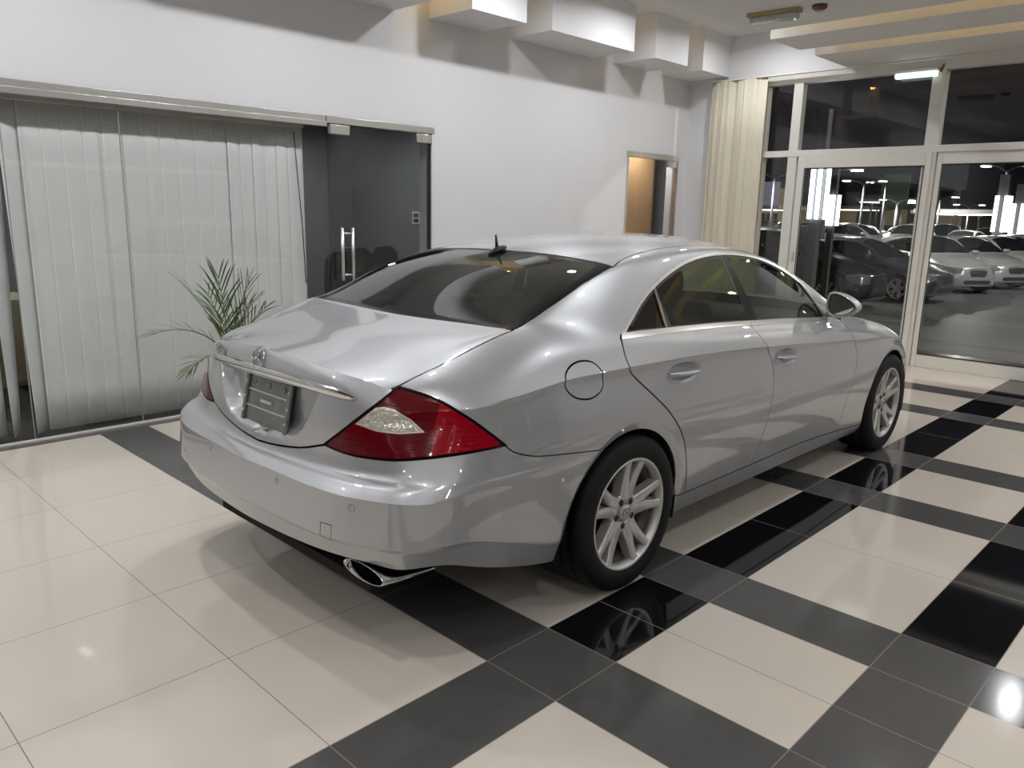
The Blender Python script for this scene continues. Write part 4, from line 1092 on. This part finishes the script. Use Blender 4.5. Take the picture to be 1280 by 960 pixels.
# second glass door, oak panel behind
struct('trim_8', MB().box(SX0-.02, SX1+.02, YW-.015, YW+.06, 2.145, H, bev=.003).box(SX0-.005, SX0+.018, YW-.01, YW+.06, 0, 2.15).box(SX1-.012, SX1+.012, YW-.01, YW+.06, 0, 2.15), M_steel)
d5 = struct('door_5', MB().box(SX0+.02, SX1-.015, YW+.01, YW+.022, .015, 2.14), G_small)
tag(MB().box(SX1-.22, SX1-.02, YW-.006, YW+.035, 2.065, 2.143, bev=.004).build('patch_fitting', M_steel, d5), kind='structure')
struct('wall_oak', MB().box(7.2, 8.98, YW+.62, YW+.68, -.3, 2.7).box(7.2, 7.26, YW+.16, YW+.62, -.3, 2.7), M_wood)
struct('wall_corridor', MB().box(8.98, 10.2, YW+.9, YW+1.0, -.3, 2.7).box(10.1, 10.2, YW+.16, YW+.9, -.3, 2.7).box(7.2, 10.2, YW+.16, YW+1.0, 2.55, 2.7).box(7.2, 10.2, YW+.05, YW+1.0, -.3, -.004).box(XW+.3, 10.2, YW+.0, YW+.16, -.3, 2.7), M_office)
# ---- fittings
def emergency(name, label, loc, rz, lit):
    t = thing(name, label, 'emergency light', loc, rz)
    if lit:
        MB().box(-.03, .02, -.205, .205, .025, .055, bev=.004).build('housing', M_wplast, t)
        d = MB().box(-.05, .02, -.20, .20, -.025, .026, bev=.018, seg=3).build('diffuser', emitter('emergency_tube', (.82, 1., .90), 4.5), t)
        return t
    MB().box(-.045, .045, -.205, .205, -.03, .002, bev=.004).build('housing', M_gold, t)
    MB().box(-.04, .04, -.19, .19, -.075, -.028, bev=.015, seg=3).build('diffuser', MT.get('clear_fit') or mat('clear_fit', (.55, .56, .54), .15, coat=.5, noise=(30, .3)), t)
    MB().lathe([(.006, -.08), (.006, -.074), (.001, -.073)], 'z', 10, (0, -.165, 0)).build('indicator', emitter('green_led', (.1, 1, .35), 6), t)
    return t
emergency('ceiling_emergency_light', 'unlit clear emergency light fixed under the ceiling soffit', (6.05, 3.13, ZS), .10, False)
emergency('emergency_light', 'glowing white emergency light on the window head', (XW-.06, 2.93, 2.915), 0, True)
MB_c = MB().tube([(XW-.07, 2.725, 2.90), (XW-.09, 2.70, 2.96), (XW-.075, 2.70, 2.92), (XW-.06, 2.69, 3.0)], .006, 6)
tag(MB_c.build('loose_wire', mat('red_wire', (.22, .05, .03), .5)), 'loose dark red wire curling above the window lamp', 'wire')
sd = thing('smoke_detector', 'small dark red smoke detector under the ceiling soffit', 'smoke detector', (6.09, 2.79, ZS))
MB().lathe([(.055, 0), (.055, -.02), (.035, -.035), (.001, -.036)], 'z', 20).build('base', mat('dark_red_plastic', (.16, .05, .04), .45), sd)
MB().lathe([(.02, -.035), (.018, -.06), (.001, -.062)], 'z', 16).build('sensor', M_wplast, sd)
# downlights
M_lens_e = emitter('lamp_lens', (1., .98, .95), 14)
n_l = 0
def downlight(x, y, z, p, label, r=.07, spread=2.9, col=(.96, .975, 1.), group='recessed ceiling lamps'):
    t = thing('downlight', label, 'ceiling lamp', (x, y, z), 0, group)
    MB().lathe([(r+.022, -.001), (r+.020, -.010), (r, -.012), (r-.004, -.002), (r-.004, 0), (r+.01, 0)], 'z', 28, closed=True).build('bezel', M_wplast, t)
    MB().lathe([(r-.004, -.003), (.001, -.0035)], 'z', 24).build('lens', M_lens_e, t)
    la = bpy.data.lights.new('downlight_lamp', 'AREA'); la.shape = 'DISK'; la.size = 2*r*.9; la.energy = p; la.color = col; la.spread = spread
    lo = bpy.data.objects.new('downlight_lamp', la); COL.objects.link(lo); lo.parent = t; lo.location = (0, 0, -.014)
TP, SP = 54, 29
for i, x in enumerate((-2.0, -.3, 1.4, 3.1, 4.8, 6.5, 8.0)):
    downlight(x, 4.30, ZC, TP if x < 7 else TP*.6, 'round white lamp in the ceiling trough, number %s from the windows' % ('seven six five four three two one'.split()[i]))
for i, y in enumerate((1.5, -.5, -2.5, -4.5)):
    for j, x in enumerate((-4.5, -2.0, .6, 3.5, 5.6)):
        downlight(x, y, ZS, SP, 'round white lamp in the flat soffit, row %s from the car side, %s along' % ('one two three four'.split()[i], 'first second third fourth fifth'.split()[j]))
for i, y in enumerate((1.2, -1.6, -4.4)):
    downlight(8.28, y, ZS, SP, 'round white lamp in the soffit along the windows, %s from the car side' % 'first second third'.split()[i])
for i, (x, y) in enumerate(((2.0, 7.4), (5.0, 7.6))): downlight(x, y, 2.6, 46, 'round lamp added to light the dark office, %s' % ('above the desk side' if i == 0 else 'above the office chairs'), group='added office and corridor lamps')  # both lamps added so the office walls come out brighter
downlight(8.45, YW+.36, 2.55, 40, 'round lamp added to light the oak panel behind the far glass door', r=.05, group='added office and corridor lamps')  # added to lift the oak panel, no known fitting here
# ---------------------------------------------------------------- potted palm behind the car
pl = thing('potted_palm', 'green palm in a pot between the car boot and the glass partition', 'plant', (2.30, 4.78, 0))
M_leaf = mat('palm_leaf', (.045, .085, .014), .42, noise=(12, .4)); M_stem = mat('palm_stem', (.16, .17, .05), .6, noise=(20, .2)); M_pot = mat('grey_pot', (.30, .30, .30), .5, noise=(8, .08)); M_soil = mat('soil', (.05, .035, .025), .95, bump=(40, .6))
MB().lathe([(.10, 0), (.115, .01), (.150, .26), (.158, .27), (.158, .29), (.142, .29), (.138, .25), (.001, .25)], 'z', 32).build('pot', M_pot, pl)
MB().lathe([(.139, .25), (.10, .262), (.001, .265)], 'z', 24).build('soil', M_soil, pl)
for k in range(4):
    a = k*1.6; MB().tube([(.04*math.cos(a), .04*math.sin(a), .25), (.035*math.cos(a), .035*math.sin(a), .42), (.02*math.cos(a), .02*math.sin(a), .56)], [.014, .012, .009], 8).build('stem', M_stem, pl)
def frond(az, lean, ln, droop, nl, lw, ll, tw=0):
    """curved rib with paired leaflets"""
    m = MB(); pts = []; d = Vector((math.cos(az), math.sin(az), 0)); p = Vector((0, 0, .52)); th = lean
    N = 16
    for k in range(N+1):
        pts.append(p.copy()); p = p+(d*math.sin(th)+Vector((0, 0, math.cos(th))))*(ln/N); th += droop/N
    m.tube(pts, [.006*(1-.75*k/N) for k in range(N+1)], 6, 1)
    sd_ = d.cross(Vector((0, 0, 1)))
    for k in range(nl):
        t = .28+.72*k/(nl-1); f = t*N; i = min(int(f), N-1); o = pts[i].lerp(pts[i+1], f-i); tan = (pts[min(i+1, N)]-pts[i]).normalized()
        L = ll*(.55+.9*math.sin(PI*min(1, (t-.15)/.95)))*random.uniform(.88, 1.1)
        for s in (-1, 1):
            up = sd_.cross(tan).normalized()
            dr = (sd_*s*random.uniform(.45, .8)+tan*(.75+.5*t)+up*random.uniform(-.1, .4)).normalized(); q = o; w = []
            for j in range(5):
                u = j/4; wd = lw*(.35+1.5*u)*(1-u)**.7 if j < 4 else 0
                nrm = dr.cross(up).normalized()
                w.append((q-nrm*wd, q+nrm*wd)); q = q+(dr+Vector((0, 0, -.42*u*u)))*(L/4)
            V = [[m.bm.verts.new(a), m.bm.verts.new(b)] for a, b in w]
            for A, B in zip(V[:-1], V[1:]): m.bm.faces.new((A[0], A[1], B[1], B[0])).smooth = True
    m.build('frond', [M_leaf, M_stem], pl)
for az, lean, ln, dr, nl, ll in ((PI*.97, .42, .56, 1.55, 10, .15), (PI*1.12, .95, .36, 1.35, 10, .12), (PI*.86, .22, .56, .5, 11, .17), (PI*1.4, .6, .44, 1.6, 10, .14), (PI*.5, .25, .48, .6, 10, .15),
                                 (PI*.1, .55, .46, .6, 10, .14), (PI*1.92, .62, .44, .9, 10, .13), (PI*1.65, .22, .44, .5, 10, .15), (PI*.3, .7, .44, 1.1, 9, .13), (PI*1.15, .02, .54, .2, 10, .20), (PI*1.98, .16, .52, .3, 10, .17)):
    frond(az, lean, ln, dr, nl, .0075, ll)
# ---------------------------------------------------------------- outside: car park at night
GZ = -.45
struct('ground', MB().box(XW+.35, 140, -60, 110, GZ-.1, GZ), mat('asphalt', (.055, .055, .058), .45, noise=(.35, .35), bump=(30, .3)))
struct('floor_step', MB().box(XW+.25, XW+1.3, -8, YW+1, GZ-.1, -.03), M_stone)
# ---- parked cars outside: one simpler shell, reshaped per kind of car
SB = cut_shell(subdivide(Q_, F_, cre_, 2), False)
BGP = [('car_body', None), ('window_seal', M_gasket), ('chrome_trim', M_chrome), ('quarter_glass', None), ('rear_side_window', None), ('front_side_window', None), ('tail_light', M_lens), ('headlight', P_clearlamp), ('rear_window', None), ('windscreen', None), ('grille', M_gasket), ('lower_grille', M_gasket)]
M_bgglass = mat('dark_car_window', (.012, .014, .015), .05, coat=.5)
proto = {}
for nm, m_ in BGP:
    o = SB.extract(nm, m_ or M_bgglass, None, mirror='both', lip=.03 if nm == 'car_body' else 0)
    if o: proto[nm] = o.data; bpy.data.objects.remove(o)
def warp(me, kind):
    me = me.copy(); n = len(me.vertices); co = np.empty(n*3); me.vertices.foreach_get('co', co); co = co.reshape(-1, 3)
    x, y, z = co[:, 0].copy(), co[:, 1].copy(), co[:, 2].copy()
    if kind == 'sedan':
        z2 = z*1.0+np.clip(z-.55, 0, None)*.10; x2 = (x-1.3)*.90+1.3; y2 = y*.95
    elif kind == 'hatch':
        x2 = np.where(x < .6, x-np.clip(z-.97, 0, .35)*2.0*np.clip((.6-x)/.5, 0, 1), x); x2 = (x2-1.3)*.82+1.3; z2 = z+np.clip(z-.55, 0, None)*.16; y2 = y*.93
    else:
        x2 = np.where(x < .6, x-np.clip(z-.97, 0, .36)*2.35*np.clip((.6-x)/.5, 0, 1), x); x2 = (x2-1.3)*.93+1.3; z2 = z*1.04+np.clip(z-.5, 0, None)*.30; y2 = y*.99
    co[:, 0], co[:, 1], co[:, 2] = x2, y2, z2
    me.vertices.foreach_set('co', co.ravel()); me.update()
    nr = me.attributes.get('custom_normal')
    if nr: me.attributes.remove(nr)
    for p in me.polygons: p.use_smooth = True
    return me
lib = {k: {nm: warp(me, k) for nm, me in proto.items()} for k in ('sedan', 'hatch', 'suv')}
COLS = {}
def paint(name, c, met=.5, r=.3):
    if name not in COLS: COLS[name] = mat(name+'_car_paint', c, r, met, 1., .03, noise=(200, .04))
    return COLS[name]
wheel_lib = {}
def park(kind, colname, c, x, y, rz, label, group='cars parked outside', wheels=True):
    t = thing('parked_car', label, 'car', (x, y, GZ), rz, group)
    pm = paint(colname, c)
    for nm, me in lib[kind].items():
        if nm == 'car_body': me = me.copy(); me.materials[0] = pm
        link_mesh(nm, me, t)
    if wheels:
        sx = {'sedan': .90, 'hatch': .82, 'suv': .93}[kind]; r_ = 1.0 if kind != 'suv' else 1.08
        for ax in (0, WB):
            for s in (-1, 1):
                loc = ((ax-1.3)*sx+1.3, s*.78*(.95 if kind != 'suv' else .99), RW*r_)
                if 'w' not in wheel_lib:
                    wheel_lib['w'] = make_wheel('tyre', t, loc, s < 0, 8, False); w_ = wheel_lib['w']
                else:
                    w_ = copy_tree(wheel_lib['w'], t); w_.location = loc
                w_.rotation_euler = (0, 0, 0 if s < 0 else PI); w_.scale = (r_,)*3
    # wing mirrors
    for s in (-1, 1):
        MB().box(-.06, .05, -.10, .10, -.06, .07, bev=.035).xf(Matrix.Translation(((2.02-1.3)*.92+1.3, s*.98, 1.06 if kind != 'suv' else 1.24))).build('wing_mirror', pm, t)
    return t
SEV = -PI/2
SILV, WHT, DKG, BLK = (.52, .53, .55), (.74, .74, .73), (.10, .115, .14), (.010, .010, .012)
park('sedan', 'dark_grey', DKG, 21.2, 9.15, SEV-.12, 'dark grey sedan nearest the door frame, its wheel in view through the left sliding door')
park('suv', 'black', BLK, 18.0, 9.8, SEV, 'black car with a chrome window line behind the pillar with light tubes')
def row(i, kind, cn, c, label):
    a = SEV-.60; nx, ny = 24.3+2.6*i, 5.9-.35*i; L_ = (3.73-1.3)*{'sedan': .9, 'hatch': .82}[kind]+1.3
    park(kind, cn, c, nx-L_*math.cos(a), ny-L_*math.sin(a), a, label, 'row of pale cars outside the right glass door')
row(0, 'hatch', 'silver', SILV, 'silver hatchback directly beyond the dark grey sedan'); row(1, 'sedan', 'silver', SILV, 'silver sedan second in the row of pale noses'); row(2, 'sedan', 'white', WHT, 'white sedan third in the row of pale noses')
row(3, 'hatch', 'silver', SILV, 'silver hatchback fourth in the row of pale noses'); row(4, 'sedan', 'white', WHT, 'white sedan farthest in the row of pale noses')
park('suv', 'white', WHT, 31.0, 18.0, SEV, 'white off-roader behind the dark grey sedan')
park('suv', 'pale', (.6, .61, .6), 41.0, 17.0, SEV, 'pale off-roader with dark windows seen above the silver noses')
park('sedan', 'black', BLK, 20.5, 17.2, SEV, 'black sedan seen through the narrow pane beside the curtain')
park('suv', 'dark_grey', DKG, 17.0, 16.6, SEV, 'dark off-roader low in the narrow pane beside the curtain')
park('sedan', 'red_brown', (.08, .02, .015), 24.5, 18.4, SEV, 'dark maroon sedan in the second row behind the pillar with light tubes')
far = [('sedan', 'white', WHT), ('suv', 'black', BLK), ('hatch', 'silver', SILV), ('sedan', 'dark_grey', DKG), ('suv', 'white', WHT), ('sedan', 'silver', SILV)]
n = 0
for r_, x0 in enumerate((44., 56.)):
    for k in range(11):
        kd, cn, c = far[(k*5+r_*2) % 6]
        o = park(kd, cn, c, x0+4+1.5*r_, 9.5+2.75*k+r_*5, PI+(.03 if r_ else -.02), 'distant parked car in the far rows under the car park lamps', 'distant cars in the far rows', wheels=False); n += 1
# ---- car park lamps, light-tube pillars, canopies, signs
M_pole = mat('galvanised_pole', (.16, .16, .17), .5, .5)
M_lampe = emitter('street_lamp_glow', (1., .95, .86), 60); M_tube = emitter('light_tube_glow', (.93, .98, 1.), 14); M_strip = emitter('canopy_strip_glow', (1., .95, .85), 12)
LP = 2100
def lamp(x, y, h, heads, label):
    t = thing('street_lamp', label, 'street lamp', (x, y, GZ), 0, 'car park lamps')
    MB().tube([(0, 0, 0), (0, 0, h)], [.10, .06], 8).build('pole', M_pole, t)
    la = bpy.data.lights.new('street_lamp_light', 'AREA'); la.shape = 'DISK'; la.size = .5; la.energy = LP; la.color = (1, .95, .87); lo = bpy.data.objects.new('street_lamp_light', la); COL.objects.link(lo); lo.parent = t; lo.location = (1.15*math.cos(heads[0]), 1.15*math.sin(heads[0]), h-.1)
    for a in heads:
        dx, dy = math.cos(a), math.sin(a)
        MB().tube([(0, 0, h-.1), (dx*.5, dy*.5, h+.15), (dx*1.0, dy*1.0, h+.2)], .04, 6).build('arm', M_pole, t)
        hd_ = MB().box(-.28, .28, -.14, .14, 0, .10, bev=.03).xf(Matrix.Translation((dx*1.1, dy*1.1, h+.16)) @ Matrix.Rotation(a, 4, 'Z')).build('lamp_head', M_pole, t)
        MB().box(-.22, .22, -.11, .11, -.05, -.0, bev=.02).xf(Matrix.Translation((dx*1.1, dy*1.1, h+.15)) @ Matrix.Rotation(a, 4, 'Z')).build('lamp_glow', M_lampe, hd_)
def at(px, py, X):
    """world point on the plane x = X that the survey saw at this pixel"""
    dx, dy, dz = (px-640)/978.51, -(py-480)/978.51, 1.
    v = r_cam*dx+u_cam*dy+f_cam*dz; return Vector((0, 0, TL))+v*(X/v.x)
_y, _p, _r = math.radians(44.0765), math.radians(12.4539), math.radians(1.2446)
f_cam = Vector((math.cos(_p)*math.cos(_y), math.cos(_p)*math.sin(_y), -math.sin(_p))); r0_ = Vector((math.sin(_y), -math.cos(_y), 0)); u0_ = r0_.cross(f_cam)
r_cam = r0_*math.cos(_r)+u0_*math.sin(_r); u_cam = u0_*math.cos(_r)-r0_*math.sin(_r)
M_lampe_n = 0
for px, py, X, hd_, lab in ((1081, 226, 52, (2.2, -.9), 'car park lamp standing left of the door post with a bright glow'), (1037, 212, 33, (-.9,), 'car park lamp just right of the light-tube pillars'), (969, 218, 44, (2.3, -.8), 'twin-headed car park lamp in the narrow pane'),
                            (1260, 208, 48, (2.3, -.85), 'twin-headed car park lamp above the right-hand light tubes'), (1176, 246, 66, (2.3, -.85), 'small distant lamp seen beside the door post'), (1122, 250, 64, (2.3, -.8), 'small distant lamp between the door post and the pillars'),
                            (1212, 256, 78, (2.3, -.8), 'small distant lamp over the pale off-roader'), (1147, 244, 70, (-.8,), 'small distant lamp touching the left of the door post'), (1108, 228, 60, (2.2,), 'thin car park lamp near the green sign')):
    p = at(px, py, X); lamp(X, p.y, p.z-GZ-.15, hd_, lab)
for x, y, lab in ((15.5, -6., 'added unseen car park lamp off to the right of the glass doors'), (25, 1.5, 'added unseen car park lamp beyond the right-hand light pillars'), (25.5, 13.2, 'added car park lamp between the first two rows of cars')):
    lamp(x, y, 7.5, (2.3, -.8), lab)  # extra lamps added to brighten the parked cars
def pillar(px, X, ztop, zbot, wd, label):
    p = at(px, 250, X); t = thing('light_pillar', label, 'pillar', (X, p.y, GZ), 0, 'pillars with vertical light tubes')
    MB().box(-wd/2, wd/2, -wd/2, wd/2, 0, ztop+.9-GZ, bev=.01).build('column', M_pole, t)
    for dx, dy in ((-wd/2-.05, wd/2-.02), (-wd/2-.05, -wd/2+.02), (wd/2-.04, -wd/2-.05)):
        MB().tube([(dx, dy, zbot-GZ), (dx, dy, ztop-GZ)], .035 if wd < .35 else .08, 10).build('light_tube', M_tube, t)
    return t
for px, X, yt, yb, wd, lab in ((1022, 13.0, 209, 274, .16, 'nearest grey pillar with tall white light tubes'), (1042, 16.5, 244, 282, .12, 'second grey pillar with white light tubes, right of the nearest one'),
                               (1254, 40.0, 245, 290, .40, 'grey pillar with white light tubes outside the right glass door'), (1276, 44.0, 255, 296, .40, 'grey pillar with white light tubes at the right edge of the right glass door')):
    pillar(px, X, at(px, yt, X).z, at(px, yb, X).z, wd, lab)
def canopy(px, py, X, ln, label):
    p = at(px, py, X); t = thing('canopy', label, 'canopy', (X, p.y, p.z), 0, 'lit canopies across the car park')
    MB().box(-3, 3, -ln/2, ln/2, 0, .35, bev=.05).build('roof', M_wplast, t)
    for x in (-2.6, 0): MB().box(x-.08, x+.08, -ln/2+.3, ln/2-.3, -.08, -.01).build('light_strip', M_strip, t)
    for y in (-ln/2+.5, ln/2-.5): MB().tube([(0, y, GZ-p.z), (0, y, 0)], .12, 8).build('post', M_pole, t)
canopy(1122, 253, 84, 6, 'lit canopy left of the door post'); canopy(1232, 268, 72, 9, 'long lit canopy above the silver noses'); canopy(1056, 262, 90, 8, 'lit canopy right of the light-tube pillars'); canopy(1190, 268, 88, 6, 'lit canopy just right of the door post'); canopy(960, 262, 70, 5, 'lit canopy in the narrow pane')
def sign(px, py, X, wd, hh, col, e, label):
    p = at(px, py, X); t = thing('billboard', label, 'sign', (X, p.y, p.z), 0)
    MB().box(-.15, .15, -wd/2, wd/2, -hh/2, hh/2, bev=.03).build('board', mat('board_'+label.split()[0], col, .6, emit=(col, e)), t)
    for y in (-wd*.3, wd*.3): MB().tube([(0, y, GZ-p.z), (0, y, -hh/2)], .15, 8).build('post', M_pole, t)
sign(962, 247, 74, 1.9, 3.0, (.50, .48, .62), .6, 'lilac blank billboard in the narrow pane'); sign(980, 258, 76, 1.1, 3.5, (.5, .42, .2), .5, 'ochre narrow billboard in the narrow pane'); sign(1119, 237, 78, 2.4, 2.8, (.06, .10, .07), .5, 'green-black blank billboard left of the door post'); sign(1190, 220, 84, 2.7, 2.6, (.05, .055, .075), .5, 'slate dark billboard right of the door post')
wh = thing('warehouse', 'long low sand-coloured warehouse on the far side of the car park', 'building', (112, 20, GZ))
MB().box(-6, 6, -70, 60, 0, 5.0).build('wall', mat('sand_render', (.20, .15, .10), .8, noise=(.3, .2)), wh); MB().box(-6.4, 6.4, -70.4, 60.4, 5.0, 5.4).build('roof', M_pole, wh)
for k in range(20): MB().box(-6.05, -5.98, -66+6.2*k, -63+6.2*k, 1.2, 3.2).build('window', emitter('warm_window', (1., .75, .4), .22) if k == 0 else MT['warm_window'], wh)
EXPO = -1.43
# ---------------------------------------------------------------- sky, camera, colour
w = bpy.data.worlds.new('night'); SC.world = w; w.use_nodes = True; nt = w.node_tree
bg = nt.nodes['Background']; bg.inputs[0].default_value = (.010, .009, .014, 1); bg.inputs[1].default_value = 1.0
cam = bpy.data.cameras.new('camera'); co_ = bpy.data.objects.new('camera', cam); COL.objects.link(co_); SC.camera = co_
cam.sensor_width = 36; cam.sensor_fit = 'HORIZONTAL'; cam.lens = 978.51*36/1280; cam.clip_start = .05; cam.clip_end = 400
yaw, pitch, roll = math.radians(44.0765), math.radians(12.4539), math.radians(1.2446)
f = Vector((math.cos(pitch)*math.cos(yaw), math.cos(pitch)*math.sin(yaw), -math.sin(pitch))); r = Vector((math.sin(yaw), -math.cos(yaw), 0)); u = r.cross(f)
r2 = r*math.cos(roll)+u*math.sin(roll); u2 = u*math.cos(roll)-r*math.sin(roll)
co_.matrix_world = Matrix.Translation((0, 0, TL)) @ Matrix((r2, u2, -f)).transposed().to_4x4()
vs = SC.view_settings; vs.view_transform = 'Standard'; vs.look = 'None'; vs.gamma = 1; vs.exposure = EXPO; vs.use_curve_mapping = False
SC.display_settings.display_device = 'sRGB'
cy = SC.cycles; cy.use_denoising = True; cy.max_bounces = 9; cy.diffuse_bounces = 5; cy.glossy_bounces = 6; cy.transparent_max_bounces = 12; cy.transmission_bounces = 4
cy.caustics_reflective = False; cy.caustics_refractive = False; cy.sample_clamp_indirect = 6; cy.sample_clamp_direct = 0
